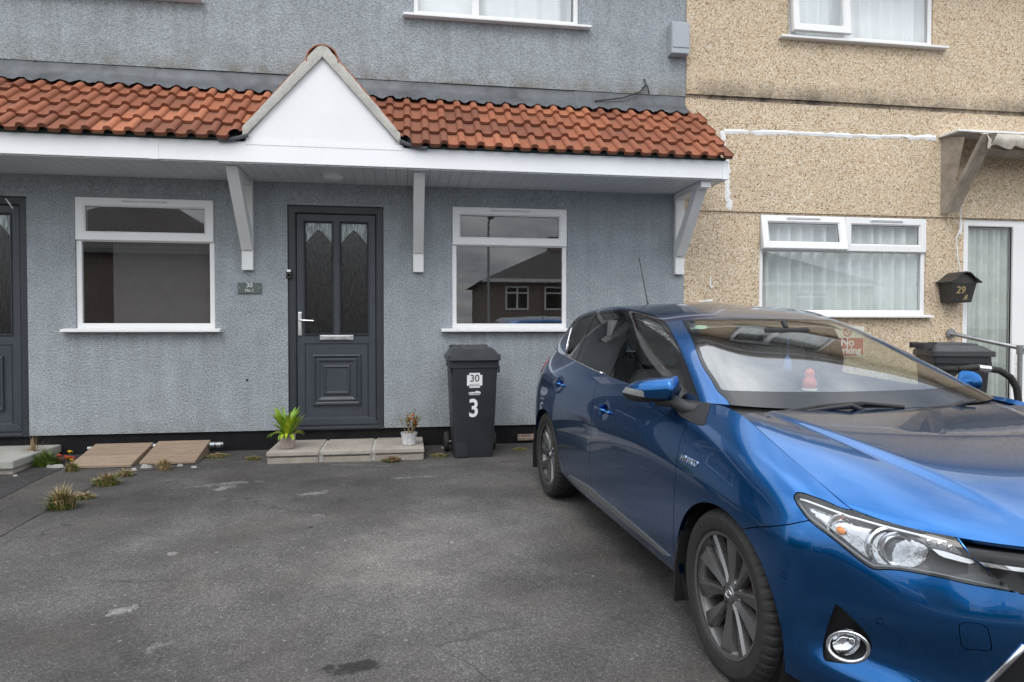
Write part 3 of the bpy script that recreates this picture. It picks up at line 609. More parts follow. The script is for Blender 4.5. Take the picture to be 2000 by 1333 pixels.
def tile_world(V, x0, r):   # tile frame -> world
    base = A0 + sd*(r*GAUGE); return np.array([x0, 0, 0]) + base + V[:, :1]*[1, 0, 0] + V[:, 1:2]*sd + V[:, 2:3]*nrm
me_tile = None
HORG = ORG[house.name]
def zg(X, pad=0.): return 3.735 - 1.15*np.abs(X-GA[0]) + pad          # top of the gablet roof
for xa, xb in ((GA[0]-.95, GA[0]-.45), (GA[0]+.45, GA[0]+.95)):
    Wd = tile_world(np.array([(0, .09, -.012), (xb-xa, .09, -.012), (xb-xa, 1.0, -.012), (0, 1.0, -.012)], float), xa, 0); mesh_obj('valley_lead', Wd, [(0, 1, 2, 3)], 'lead', canopy)
mrot = Matrix(((1, 0, 0), (0, sd[1], nrm[1]), (0, sd[2], nrm[2]))).to_4x4()
for r in range(NR):
    x = -5.55 + (.165 if r % 2 else 0)
    while x < 3.13:
        xe = x+TW
        jit = rng.uniform(-.004, .004); Wd = tile_world(TV, x, r)
        z = Wd[:, 2]-nrm[2]*TV[:, 2]; f = z-zg(Wd[:, 0], -.02)
        cutR = 3.125-Wd[:, 0]
        if f.max() > 0 and cutR.max() > 0:
            if f.min() > .0 and cutR.min() >= 0:
                if me_tile is None:
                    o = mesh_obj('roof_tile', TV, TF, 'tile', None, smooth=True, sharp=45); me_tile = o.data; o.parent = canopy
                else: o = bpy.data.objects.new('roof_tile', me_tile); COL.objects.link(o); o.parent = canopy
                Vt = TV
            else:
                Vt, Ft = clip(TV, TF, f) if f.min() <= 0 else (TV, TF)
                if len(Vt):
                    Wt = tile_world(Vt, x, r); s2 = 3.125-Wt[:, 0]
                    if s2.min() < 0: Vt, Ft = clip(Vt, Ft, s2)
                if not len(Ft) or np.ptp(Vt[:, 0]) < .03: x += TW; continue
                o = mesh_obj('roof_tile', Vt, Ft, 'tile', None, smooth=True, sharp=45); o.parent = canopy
            b = A0+sd*(r*GAUGE+jit)+np.array([x, 0, 0])-HORG; o.matrix_local = Matrix.Translation(b) @ mrot @ Matrix.Rotation(rng.uniform(-.013, .013), 4, 'Z') @ Matrix.Rotation(rng.uniform(-.012, .012), 4, 'Y')
        x += TW
# gablet: boards, verge mortar, its own roof, ridge tile
x = GL-.02
while x < GR+.02:
    b = min(x+.0984, GR+.02); top = lambda q: 3.625-1.15*abs(q-GA[0])
    pts = [(x, FZ1+.036), (b, FZ1+.036)]
    pts += [(b, top(b))] + ([(GA[0], top(GA[0]))] if x < GA[0] < b else []) + [(x, top(x))]
    if min(top(x), top(b)) > FZ1+.04: MB().prism(pts, FY-.012, FY-.001).build('gable_board', 'gable_white', canopy)
    x += .0985
for sgn in (-1, 1):
    def zz(d): return 3.735-1.15*d
    dmax = .675
    n = 26; up = []; lo = []; r2 = np.random.default_rng(5+sgn)
    for i in range(n+1):
        d = dmax*i/n; cz_ = 3.565+math.sqrt(max(.132**2-d*d, 0)) if d < .115 else 9; up.append((GA[0]+sgn*d, min(zz(d)+r2.uniform(-.005, .005)-.004, cz_))); lo.append((GA[0]+sgn*d, zz(d)-.135+.035*d/dmax+r2.uniform(-.003, .003)))
    V = []; 
    for y in (FY-.045, FY+.02):
        for u, l in zip(up, lo): V += [(u[0], y+.012*(y > FY), u[1]), (u[0]*.5+l[0]*.5, y-.006*(y < FY), u[1]*.5+l[1]*.5), (l[0], y, l[1])]
    k = 3*(n+1); Fc = []
    for i in range(n):
        for j in (0, 1): Fc.append((i*3+j, i*3+j+1, i*3+4+j, i*3+3+j) if sgn > 0 else (i*3+j, i*3+3+j, i*3+4+j, i*3+j+1))
        Fc += [(i*3, i*3+3, k+i*3+3, k+i*3), (i*3+2, k+i*3+2, k+i*3+5, i*3+5)]
    Fc += [(n*3, n*3+1, n*3+2, k+n*3+2, k+n*3+1, k+n*3)]
    mesh_obj('verge_mortar', V, Fc, 'mortar', canopy, smooth=True, sharp=35)
    e = np.array([GA[0]+sgn*(dmax-.035), zz(dmax-.035)]); st_ = np.array([GA[0]+sgn*.10, zz(.10)])
    MB().prism([(st_[0], st_[1]-.01), (e[0], e[1]-.01), (e[0], e[1]+.012), (st_[0], st_[1]+.012)][::sgn], FY-.036, -.03).build('gable_roof_slope', 'tile', canopy)
m = MB(); n = 14; V = []
for y in (FY-.05, -.03):
    for rad in (.141, .131):
        for i in range(n+1): t = R(-8)+R(196)*i/n; V.append((GA[0]+rad*math.cos(t), y, 3.565+rad*math.sin(t)))
k = n+1; Fc = []
for i in range(n): Fc += [(i, i+1, 2*k+i+1, 2*k+i), (i+1, i, k+i, k+i+1), (k+i, 3*k+i, 3*k+i+1, k+i+1)]
mesh_obj('ridge_tile', V, Fc, 'tile', canopy, smooth=True, sharp=40)
# lead: stepped apron at the wall in lapped lengths, and the two valley trays at the gablet's feet
xs = [-5.55, -3.9, -2.35, GA[0], .35, 1.78, 2.975]
for i, (a, b) in enumerate(zip(xs[:-1], xs[1:])):
    n = 72; X = np.linspace(a-.03, b, n); rr = np.random.default_rng(i); d = .004*(i % 2); V = []
    for yy, z in ((-.006, FLASH-.022), (-.010, 3.615), (-.03, 3.575), (-.085, 3.520), (-.150, 3.452)):
        wv = (.013*np.cos(2*math.pi*(X+5.55-.129)/.165)+.004*rr.standard_normal(n)) if z < 3.5 else .004*rr.standard_normal(n)
        for q, x_ in enumerate(X): V.append((x_, yy-d-.012, z+d+wv[q]+(.012 if z < 3.5 else 0)+.012))
    mesh_obj('lead_flashing', V, grid_faces(5, n), 'lead', canopy, smooth=True)
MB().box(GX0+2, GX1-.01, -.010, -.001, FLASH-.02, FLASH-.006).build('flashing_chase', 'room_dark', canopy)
for sgn, xf in ((-1, GL), (1, GR)):
    V = []; n = 10
    for i in range(n+1):
        t = i/n; xx = xf-sgn*.01+sgn*.25*t; zb = FZ1+.012+.055*(1-t)**2
        V += [(xx, FY-.05, zb-.022), (xx, FY-.075, zb+.004), (xx, FY-.06, zb+.012), (xx+sgn*.02, FY+.02, zb+.03)]
    mesh_obj('valley_tray', V, grid_faces(n+1, 4), 'lead', canopy, smooth=True)
# ------------------------------------------------------------------ the beige house
BW = (3.862, 5.915, 1.36, 2.462); BD = (6.40, 7.75, .12, 2.472); BU = (4.16, 5.93, 4.40, 5.42)
wall_sheet(GX1, BX1, -.1, 2.485, [BW, (BD[0], BD[1], -.1, BD[3])]).build('wall', 'pebble', house2)
m = wall_sheet(GX1, BX1, 2.482, FLASH+.03, [], -.018); m.add([(GX1, -.018, 2.482), (BX1, -.018, 2.482), (BX1, .0, 2.488), (GX1, 0, 2.488)], [(0, 3, 2, 1)]); m.build('band_wall', 'pebble', house2)
m = wall_sheet(GX1, BX1, FLASH+.02, EAVE, [BU], -.046); m.add([(GX1, -.046, FLASH+.02), (BX1, -.046, FLASH+.02), (BX1, -.018, FLASH+.028), (GX1, -.018, FLASH+.028), (GX1, -.046, EAVE), (GX1, 0, EAVE), (GX1, 0, FLASH+.02)], [(0, 3, 2, 1), (0, 4, 5, 6)]); m.build('upper_wall', 'pebble', house2)
MB().add([(GX1, -.018, 2.482), (GX1, -.018, FLASH+.03), (GX1, .0, FLASH+.03), (GX1, 0, 2.482)], [(0, 1, 2, 3)]).build('band_edge', 'pebble', house2)
window(house2, BW, 2.095, mullion_top=4.885, open_left=R(11), sill=(.05, .055)); room(house2, 3.6, 6.1, .4, 2.6, 2.2)
curtain(house2, 3.90, 5.88, 1.37, 2.45, .115, 'net', 26, .022, 11)
window(house2, BU, None, mull_full=4.87, sill=(.12, .15), y=-.046, vent=False); room(house2, 4.0, 6.1, 4.2, 5.5, 1.8); curtain(house2, 4.2, 5.9, 4.47, 5.4, .08, 'net_white', 22, .02, 12)
# open casement of the upper window: hung a little proud of the frame
ang = R(5)
def TC(p): dz = p[2]-5.38; return (p[0], -.066+p[1]*math.cos(ang)+dz*math.sin(ang), 5.38+dz*math.cos(ang))
up = MB().mould(4.165, 4.85, 4.43, 5.38, CSP, T=TC).build('open_casement', 'upvc', house2)
MB().add([(4.22, .03, 4.49), (4.79, .03, 4.49), (4.79, .03, 5.32), (4.22, .03, 5.32)], [(0, 1, 2, 3)], TC).build('glass_pane', 'window_glass', up)
# patio-style front door
x0, x1, z0, z1 = BD
dd = MB().mould(x0, x1, z0, z1, [(0, .07), (0, .022), (.006, .016), (.072, .016), (.08, .024), (.08, .07)]); d2 = dd.build('glazed_door', 'upvc', house2)
gx = wall_pt(1972, 600, .04)[0]
MB().box(gx-.0, gx+.20, .006, .06, z0+.075, z1-.075).build('door_stile', 'upvc', d2, bevel=.004)
MB().add([(x0+.075, .04, z0+.07), (gx, .04, z0+.07), (gx, .04, z1-.075), (x0+.075, .04, z1-.075)], [(0, 1, 2, 3)]).build('glass_pane', 'window_glass', d2)
MB().mould(x0+.07, gx+.004, z0+.07, z1-.075, [(0, .026), (.012, .036), (.012, .042)]).build('glazing_gasket', 'gloss_black', d2)
MB().add([(gx+.2, .04, z0+.07), (x1-.07, .04, z0+.07), (x1-.07, .04, z1-.07), (gx+.2, .04, z1-.07)], [(0, 1, 2, 3)]).build('glass_pane', 'window_glass', d2)
curtain(house2, 6.43, 7.7, .15, 2.37, .12, 'net_green', 26, .02, 13); room(house2, 6.2, 7.9, .0, 2.6, 2.4)
m = MB(); pz = wall_pt(1990, 730)[2]
for q in range(2): MB().box(gx+.05, gx+.08, -.012, .007, pz-.05+q*.16, pz+.08+q*.16).build('door_latch', 'upvc', d2, bevel=.003)
MB().box(x0-.05, x1+.05, -.55, .06, -.06, .11).build('door_step', 'oldstep', house2, bevel=.01)
# line of white sealant left on the pebbledash by an old porch
def sealant(pts, w, seed):
    r = np.random.default_rng(seed); V = []; n = 70; P = [wall_pt(u, v, -.02) for u, v in pts]
    seg = [np.linalg.norm(P[i+1]-P[i]) for i in range(len(P)-1)]; tot = sum(seg)
    a = 0.; b = 0.
    for i in range(n+1):
        t = i/n*tot; k = 0
        while k < len(seg)-1 and t > seg[k]: t -= seg[k]; k += 1
        d = (P[k+1]-P[k])/seg[k]; c = P[k]+d*t; q = np.array([-d[2], 0, d[0]]); a = .6*a+r.normal(0, .35); b = .6*b+r.normal(0, .35)
        V += [c+q*w*(.5+a*.4), c+[0, -.006, 0]+q*w*r.uniform(-.1, .1), c-q*w*(.5+b*.4)]
    mesh_obj('sealant_line', V, grid_faces(n+1, 3), 'paint_white', house2)
sealant([(1414, 256), (1560, 260), (1700, 266), (1828, 269)], .048, 1); sealant([(1414, 256), (1412, 290), (1422, 330), (1420, 370), (1426, 410)], .060, 2); sealant([(1388, 542), (1386, 556), (1391, 563)], .02, 3); sealant([(1365, 590), (1392, 588)], .02, 4)
# fabric awning over the glazed door
aw = thing('door_awning', 'weathered cream folding fabric awning above glazed door', 'awning', (7, 0, 2.5))
ax0, ax1 = 6.075, 8.3
MB().box(ax0-.03, ax1, -.30, -.019, 3.385, 3.408).build('cover_board', 'trim_white', aw, bevel=.004)
piv = (ax0+.02, -.05, 2.53)
V = []; n = 16
for i in range(n+1):
    t = i/n; y = -.03; V += [(ax0, -.022, 2.52+.86*t), (ax0+.01+.02*math.sin(t*3), -.05-.11*math.sin(t*2.6), 2.52+.86*t), (ax0+.05, -.10-.20*t, 2.54+.78*t)]
mesh_obj('side_fold', V, grid_faces(n+1, 3), 'awning_side', aw, smooth=True)
for k in range(4):
    o = k*.028; V = []
    for i in range(n+1):
        t = i/n; ly = -.06-o*.8-.40*t**1.15; lz = 2.53+.78*t-.02*o
        V += [(ax0+.02+o*.7+.09*t, ly, lz), (ax0+.045+o*.7+.09*t+.012*math.sin(9*t+k), ly-.05, lz-.01), (ax0+.075+o*.7+.09*t, ly-.012, lz-.015)]
    mesh_obj('fabric_fold', V, grid_faces(n+1, 3), 'awning_side', aw, smooth=True)
V = []; n = 60; tx = ax0+.13
for i in range(n+1):
    x = tx+(ax1-tx)*i/n; s = .012*math.sin(x*21)+.008*math.sin(x*47+1)
    V += [(x, -.25, 3.37), (x, -.40+s*.3, 3.345+s*.3), (x, -.50+s*.5, 3.30+s*.4), (x, -.515+s, 3.24+s*.5), (x, -.49+s*1.4, 3.175+.016*math.sin(x*26)+s)]
mesh_obj('canopy_fabric', V, grid_faces(n+1, 5), 'awning_cloth', aw, smooth=True)
MB().tube([piv, (ax0+.16, -.42, 3.17), (ax1, -.42, 3.17)], .012, 8).build('fold_frame', 'awning_side', aw, smooth=True, sharp=50)
V = []
for i in range(n+1):
    x = tx+.06+(ax1-tx)*i/n; s = .010*math.sin(x*17); V += [(x, -.44, 3.16), (x, -.40+s, 3.115+s*.4), (x, -.33, 3.10)]
mesh_obj('under_fabric', V, grid_faces(n+1, 3), 'awning_side', aw, smooth=True)
P = [wall_pt(*q, -.05) for q in ((1879, 345), (1876, 400), (1876, 445), (1868, 465), (1870, 500), (1876, 532))]
MB().tube(P, .007, 6).build('pull_cord', 'trim_white', aw); MB().tube([P[2]+[0, 0, .07], P[2]+[0, 0, -.08]], [.02, .014], 8).build('cord_tassel', 'trim_white', aw)
# mail box
p0 = wall_pt(1824, 536, -.1); mx, mz = 6.235, 1.50
mb_ = thing('mailbox', 'black metal house-shaped mailbox numbered 29 beside glazed door', 'mailbox', (mx, -.1, mz))
m = MB(); V = [(-.13, -.06, 0), (.13, -.06, 0), (.13, .095, 0), (-.13, .095, 0), (-.162, -.10, .22), (.162, -.10, .22), (.162, .095, .22), (-.162, .095, .22)]
m.add([(mx+a, -.1+b, mz+c) for a, b, c in V], [(3, 2, 1, 0), (0, 1, 5, 4), (1, 2, 6, 5), (2, 3, 7, 6), (3, 0, 4, 7)]); m.build('box', 'mailbox', mb_, bevel=.006)
g = [(-.162, .22), (.162, .22), (.12, .262), (.06, .305), (0, .325), (-.06, .305), (-.12, .262)]
MB().prism([(mx+a, mz+c) for a, c in g], -.20, -.005).build('gable_front', 'mailbox', mb_)
rp_ = [(0, .332), (.04, .325), (.08, .300), (.12, .265), (.165, .236), (.20, .222)]
for s_ in (-1, 1):
    for k in range(5):
        (a, b), (c, d) = rp_[k], rp_[k+1]; o_ = .006*(k % 2)
        MB().prism([(mx+s_*a, mz+b), (mx+s_*c, mz+d-.004), (mx+s_*c, mz+d+.014), (mx+s_*a, mz+b+.016)][::s_], -.235-o_, -.002).build('roof_slat', 'mailbox', mb_, bevel=.004)
text_obj('number', '29', .115, 'gold', mb_, (mx-.03, -.188, mz+.135), fw=.001, up=(0, -.18, .983)); text_obj('scroll_mark', '&', .085, 'gold', mb_, (mx+.045, -.174, mz+.055), up=(0, -.18, .983), shear=.4)
# no parking sign on the pebbledash, seen through the car's glass
sg = thing('no_parking_sign', 'red and cream No parking sign on beige wall behind the blue car', 'sign', (4.87, 0, .87))
sx0, sx1, sz0, sz1 = 4.715, 5.135, .885, 1.228
MB().box(sx0, sx1, -.012, -.002, sz0, sz1).build('board', 'sign_cream', sg); MB().box(sx0+.012, sx1-.012, -.0145, -.0125, sz0+.012, sz0+.212).build('red_panel', 'sign_red', sg)
cx = (sx0+sx1)/2
text_obj('lettering', 'No', .125, 'paint_white', sg, (cx, -.017, sz0+.160), fw=.003); text_obj('lettering', 'parking', .115, 'paint_white', sg, (cx, -.017, sz0+.068), fw=.003)
def ringm(r0, r1, c, y, n=28):
    V = []; [V.extend([(c[0]+r*math.cos(2*math.pi*k/n), y, c[1]+r*math.sin(2*math.pi*k/n)) for r in (r0, r1)]) for k in range(n)]
    return V, [(2*k, 2*((k+1) % n), 2*((k+1) % n)+1, 2*k+1) for k in range(n)]
V, Fc = ringm(.038, .052, (cx, 1.163), -.0145); m = MB(); m.add(V, Fc); m.bar((cx-.03, -.0145, 1.193), (cx+.03, -.0145, 1.133), .012, .002, (0, 1, 0)); m.build('prohibition_ring', 'sign_red', sg)
# slate name plate
np_ = thing('name_plate', 'small grey slate plate reading 30 beside the grey door', 'sign', (-1.505, 0, 1.55))
MB().box(-1.615, -1.395, -.018, -.003, 1.549, 1.655).build('plate', 'slate', np_, bevel=.003)
text_obj('number', '30', .062, 'paint_white', np_, (-1.505, -.020, 1.627)); text_obj('lettering', 'Flat 3', .036, 'paint_white', np_, (-1.505, -.020, 1.577))
for x in (-1.597, -1.413): MB().lathe([(0, .004), (.004, .003), (.005, 0)], 10, 'y', T=lambda q, x=x: (x+q[0], -.018-q[1], 1.602+q[2])).build('screw', 'steel', np_)
p = wall_pt(483, 743)
tag(mesh_obj('wall_vent_plug', *[(lambda a: (a.v, a.f))(MB().lathe([(0, .008), (.009, .006), (.012, 0)], 10, 'y', T=lambda q: (p[0]+q[0], -q[1], p[2]+q[2])))][0], 'bitumen', house)) 
# ------------------------------------------------------------------ steps, ramps, pipes
def slab_step(name, label, x0, x1, yf, top, n, mats, par=None, gap=.026):
    st = thing(name, label, 'step', ((x0+x1)/2, yf/2, -.02)); w = (x1-x0)/n
    for k in range(n):
        a = x0+k*w+(gap/2 if k else 0); b = x0+(k+1)*w-(gap/2 if k < n-1 else 0); r = random.uniform(-.004, .004)
        MB().box(a, b, yf+r, .015, top-.038, top+r*.6).build('paving_slab', mats[0], st, bevel=.006)
        MB().box(a+.004, b-.004, yf+.014+r, .012, -.06, top-.050+r).build('block', mats[1], st, bevel=.012)
    MB().box(x0+.012, x1-.012, yf+.034, .010, -.06, top-.012).build('mortar_bed', 'mortar', st)
    return st
slab_step('door_step', 'three-slab concrete step below the grey door with potted plants', -1.235, .172, -.655, .092, 3, ('slab', 'block'))
ls = thing('door_step', 'old concrete step below the far dark door, weeds at its end', 'step', (-3.6, -.4, 0))
MB().box(-4.6, -3.225, -.80, .015, .035, .105).build('slab', 'oldstep', ls, bevel=.012); MB().box(-4.6, -3.24, -.775, .012, -.08, .033).build('block', 'block', ls, bevel=.01)
def ramp(x0, x1, yf, yb, zb, label):
    rp = thing('timber_ramp', label, 'ramp', ((x0+x1)/2, (yf+yb)/2, 0)); n = 9
    zf = gz(yf)+.03
    for k in range(n):
        a, b = k/n, (k+1)/n-.012; ya, yb_ = yf+(yb-yf)*a, yf+(yb-yf)*b; za, zb_ = zf+(zb-zf)*a, zf+(zb-zf)*b
        sk = .0
        V = [(x0+sk, ya, za), (x1+sk, ya, za), (x1+sk, yb_, zb_), (x0+sk, yb_, zb_)]; V += [(x, y, z-.022) for x, y, z in V]
        mesh_obj('plank', V, [(0, 1, 2, 3), (7, 6, 5, 4), (0, 4, 5, 1), (1, 5, 6, 2), (2, 6, 7, 3), (3, 7, 4, 0)], 'timber', rp, bevel=.002, segs=1)
    for xx in (x0+.008, x1-.030):
        V = [(yf+.03, gz(yf)), (yb, gz(yb)), (yb, zb-.024), (yf+.03, zf-.024)]; m = MB().prism(V, xx, xx+.022); mesh_obj('side_board', [(y, x, z) for x, y, z in m.v], [f[::-1] for f in m.f], 'timber', rp)
zb1 = wall_pt(165, 868, -.10)[2]; zb2 = wall_pt(300, 862, -.07)[2]
ramp(-2.885, -2.375, -.63, -.08, zb1, 'weathered timber ramp nearer the old concrete step'); ramp(-2.335, -1.865, -.56, -.06, zb2, 'weathered timber ramp nearer the three-slab step')
pp = thing('waste_pipe', 'grey plastic waste pipe running behind the timber ramps', 'pipe', (-2.2, -.1, .07))
MB().tube([(-2.95, -.09, .075), (-1.80, -.09, .085), (-1.74, -.09, .086)], .022, 10).build('pipe', 'ash_metal', pp, smooth=True, sharp=50)
for x in (-2.36, -1.84, -1.78): MB().tube([(x-.022, -.09, .08), (x+.022, -.09, .081)], .03, 12).build('coupling', 'ash_metal', pp)
# ------------------------------------------------------------------ wheelie bins
def loft(secs):
    n = len(secs[0]); V = [p for s in secs for p in s]; Fc = []
    for i in range(len(secs)-1):
        for k in range(n): Fc.append((i*n+k, i*n+(k+1) % n, (i+1)*n+(k+1) % n, (i+1)*n+k))
    return V, Fc + [tuple(range(n))[::-1], tuple((len(secs)-1)*n+k for k in range(n))]
def rrect(x0, x1, y0, y1, z, r, n=4):
    o = []
    for cx_, cy_, a in ((x1-r, y1-r, 0), (x0+r, y1-r, 90), (x0+r, y0+r, 180), (x1-r, y0+r, 270)):
        for k in range(n+1): t = R(a+90*k/n); o.append((cx_+r*math.cos(t), cy_+r*math.sin(t), z))
    return o
def bin_(label, loc, rot, W=.48, D=.55, H=1.06):
    b = thing('wheelie_bin', label, 'bin', loc, rot, local=True)
    w0, w1 = W*.385, W*.455
    V, Fc = loft([rrect(-w0, w0, -D*.36, D*.30, .0, .02), rrect(-w0, w0, -D*.37, D*.31, .03, .025), rrect(-w1, w1, -D*.46, D*.40, H*.80, .03), rrect(-w1-.014, w1+.014, -D*.475, D*.41, H*.805, .03), rrect(-w1-.014, w1+.014, -D*.475, D*.42, H*.865, .03)])
    mesh_obj('body', V, Fc, 'bin_plastic', b, smooth=True, sharp=30)
    MB().box(-w0*.96, -w0*.30, -D*.375-.004, -D*.36, .01, .33).build('body_rib', 'bin_plastic', b, bevel=.01)
    for s in (-1, 1): MB().box(s*(w1+.012)-.008, s*(w1+.012)+.008, -D*.46, -D*.38, H*.76, H*.82).build('rim_lug', 'bin_plastic', b)
    V, Fc = loft([rrect(-W*.5, W*.5, -D*.53, D*.44, H*.868, .035), rrect(-W*.515, W*.515, -D*.54, D*.45, H*.872, .04), rrect(-W*.51, W*.51, -D*.535, D*.45, H*.915, .04), rrect(-W*.47, W*.47, -D*.48, D*.44, H*.928, .05), rrect(-W*.42, W*.42, -D*.38, D*.42, H*.965, .05), rrect(-W*.36, W*.36, -D*.20, D*.40, H*.985, .05)])
    ld = mesh_obj('lid', V, Fc, 'bin_lid', b, smooth=True, sharp=28)
    V, Fc = loft([rrect(-W*.26, W*.26, -D*.46, D*.30, H*.925, .02), rrect(-W*.24, W*.24, -D*.34, D*.30, H*.985, .02), rrect(-W*.22, W*.22, -D*.15, D*.30, H*.998, .02)])
    mesh_obj('lid_ridge', V, Fc, 'bin_lid', ld, smooth=True, sharp=28)
    MB().tube([(-W*.37, D*.50, H*.985), (W*.37, D*.50, H*.985)], .013, 8).build('handle_bar', 'bin_lid', b, smooth=True, sharp=50)
    for s in (-1, 1):
        MB().box(s*W*.37-.012, s*W*.37+.012, D*.38, D*.53, H*.94, H*.997).build('handle_bracket', 'bin_lid', b, bevel=.004)
        wh = MB().lathe([(.03, -.024), (.075, -.024), (.095, -.02), (.10, -.01), (.10, .01), (.095, .02), (.075, .024), (.03, .024)], 28, closed=True, T=lambda q: (s*(w0+.047)+q[2], D*.30+q[0], .10+q[1])).build('wheel', 'rubber', b, smooth=True, sharp=35)
        MB().lathe([(0, .02), (.03, .02), (.07, .012), (.074, .0)], 20, T=lambda q: (s*(w0+.05)+s*q[2], D*.30+q[0], .10+q[1])).build('hub', 'bin_plastic', wh)
    MB().tube([(-w0-.06, D*.30, .10), (w0+.06, D*.30, .10)], .011, 8).build('axle', 'steel', b)
    return b, w0, w1, H, D
b1, w0, w1, H, D = bin_('black wheelie bin marked 30 and 3 against the grey wall', (.635, -.43, gz(-.43)-.005), R(1.5))
def binface(z): t = (z-.03)/(H*.80-.03); return -(D*.37+(D*.46-D*.37)*t)
tl = (D*.09)/(H*.77); upv = (0, -tl, 1)
z = .735; y = binface(z)-.0035
pl = [(-.072, -.05), (-.05, -.05), (-.05, -.07), (.05, -.07), (.05, -.05), (.072, -.05), (.072, .05), (.05, .05), (.05, .07), (-.05, .07), (-.05, .05), (-.072, .05)]
V = [(a+.0, y-tl*c, z+c) for a, c in pl]; lb = mesh_obj('address_sticker', V, [tuple(range(len(V)))], 'paint_white', b1)
text_obj('number', '30', .092, 'ink_black', lb, (0, y-.003, z+.018), up=upv); MB().box(-.052, .052, y-.0035+tl*.034, y-.002+tl*.034, z-.036, z-.032).build('sticker_line', 'grey_box', lb)
[MB().box(-.05+k*.0112, -.043+k*.0112, y-.003+tl*.05, y-.002+tl*.05, z-.053, z-.047).build('small_print', 'ink_black', lb) for k in range(9)]
z = .615; y = binface(z)-.003
m = MB(); rr = random.Random(4)
for k in range(13): w_ = rr.uniform(.003, .005); h_ = .006+.010*math.exp(-((k-9)/2.5)**2)+rr.uniform(0, .005); m.box(-.055+k*.0086, -.055+k*.0086+w_*1.7, y-.001, y, z+.002, z+.002+h_)
m.box(-.056, .056, y-.001, y, z-.003, z+.001)
for k in range(16): m.box(-.052+k*.0066, -.048+k*.0066, y-.001, y, z-.018, z-.008-rr.uniform(0, .003))
m.build('council_logo', 'paint_white', b1)
z = .465; y = binface(z)-.003
text_obj('number', '3', .235, 'paint_white', b1, (-.008, y, z), up=upv, sx=.86, fw=.0045)
p2 = wall_pt(1852, 690, -.75)
bin_('black wheelie bin beside the galvanised handrail', (p2[0]+.02, -.75, gz(-.7)), R(72), .50, .60, 1.08)
# ------------------------------------------------------------------ handrails
hr = thing('handrail', 'galvanised tubular handrail from beige wall to post', 'handrail', (6.3, -.4, 0))
A = wall_pt(1857, 652, -.02); B = wall_pt(1992, 680, -.62); Cc = B+np.array([.35, -.25, -.10])
MB().tube([A, A+(B-A)*.03, B, Cc], .024, 12).build('rail', 'ash_metal', hr, smooth=True, sharp=50)
MB().tube([A+[0, .015, 0], A+[0, -.012, 0]], .055, 16).build('wall_flange', 'ash_metal', hr, smooth=True, sharp=50)
MB().tube([B, (B[0], B[1], -.05)], .024, 12).build('post', 'ash_metal', hr, smooth=True, sharp=50); MB().tube([B+[0, 0, .03], B-[0, 0, .07]], .034, 12).build('clamp', 'ash_metal', hr, smooth=True, sharp=50)
h2 = thing('padded_grab_rail', 'black foam-wrapped grab rail with silver tape beside the handrail', 'handrail', (5.6, -1.2, 0))
P = [wall_pt(*q, -1.25) for q in ((1872, 722), (1900, 718), (1925, 720), (1952, 724), (1973, 737), (1985, 757), (1989, 785))]; P.append(np.array([P[-1][0], -1.25, -.1]))
MB().tube(P, .032, 12).build('foam_sleeve', 'rubber', h2, smooth=True); q = P[2]
MB().tube([P[1]+(P[2]-P[1])*.35, P[2]+(P[3]-P[2])*.25], .034, 12).build('tape', 'chrome', h2, smooth=True, sharp=50)
MB().tube([P[0], P[0]+np.array([-.03, .25, -.02])], .03, 10).build('rail_end', 'rubber', h2, smooth=True)
# ------------------------------------------------------------------ plants
def leaf(name, base, ang, lean, L, w, mat, par, curl=.9, n=5, tip=.0):
    V = []; d = np.array([math.cos(ang), math.sin(ang), 0]); sdv = np.array([-d[1], d[0], 0]); p = np.array(base, float); th = lean; seg = L/n
    for i in range(n+1):
        t = i/n; ww = w*(math.sin(math.pi*min(max(t*.93+.07, 0), 1))**.8) if i < n else 0.001
        nr = np.array([-d[0]*math.sin(th), -d[1]*math.sin(th), math.cos(th)])
        V += [p-sdv*ww/2+nr*ww*.18, p, p+sdv*ww/2+nr*ww*.18]
        dirv = d*math.cos(th)+np.array([0, 0, math.sin(th)]); p = p+dirv*seg; th -= curl*(.4+t)/n
    return mesh_obj(name, V, grid_faces(n+1, 3), mat, par, smooth=True)
p = wall_pt(562, 866, -.40); pz_ = .094; cx_, cy_ = wall_pt(562, 872, -.45)[0], -.45
pt = thing('potted_plant', 'leafy bright green plant in taupe pot on step', 'plant', (cx_, cy_, pz_))
MB().lathe([(0, .0), (.060, .0), (.066, .004), (.072, .135), (.066, .135), (.064, .12), (0, .12)], 28, T=lambda q: (cx_+q[0], cy_+q[1], pz_+q[2])).build('pot', 'pot_taupe', pt, smooth=True, sharp=40)
MB().lathe([(0, .121), (.064, .121)], 20, T=lambda q: (cx_+q[0], cy_+q[1], pz_+q[2])).build('soil', 'soil', pt)
for k in range(62):
    a = random.uniform(0, 2*math.pi); low = k < 14
    leaf('leaf', (cx_+.03*math.cos(a), cy_+.03*math.sin(a), pz_+.115), a, R(random.uniform(18, 45) if low else random.uniform(50, 86)), random.uniform(.13, .19) if low else random.uniform(.17, .31), random.uniform(.028, .046), 'leaf_green', pt, curl=random.uniform(1.8, 2.6) if low else random.uniform(.5, 1.4))
cx2, cy2 = wall_pt(799, 866, -.45)[0], -.45
pt = thing('potted_plant', 'orange-flowered sprig plant in ribbed white pot on step', 'plant', (cx2, cy2, pz_))
n = 72; V = []
for r, h, rib in ((.055, 0, 0), (.062, .006, 0), (.064, .012, 1), (.075, .095, 1), (.076, .10, 0), (.079, .118, 0), (.072, .118, 0), (.068, .10, 0)):
    for k in range(n): a = 2*math.pi*k/n; rr = r-(.004 if rib and k % 3 == 0 else 0); V.append((cx2+rr*math.cos(a), cy2+rr*math.sin(a), pz_+h))
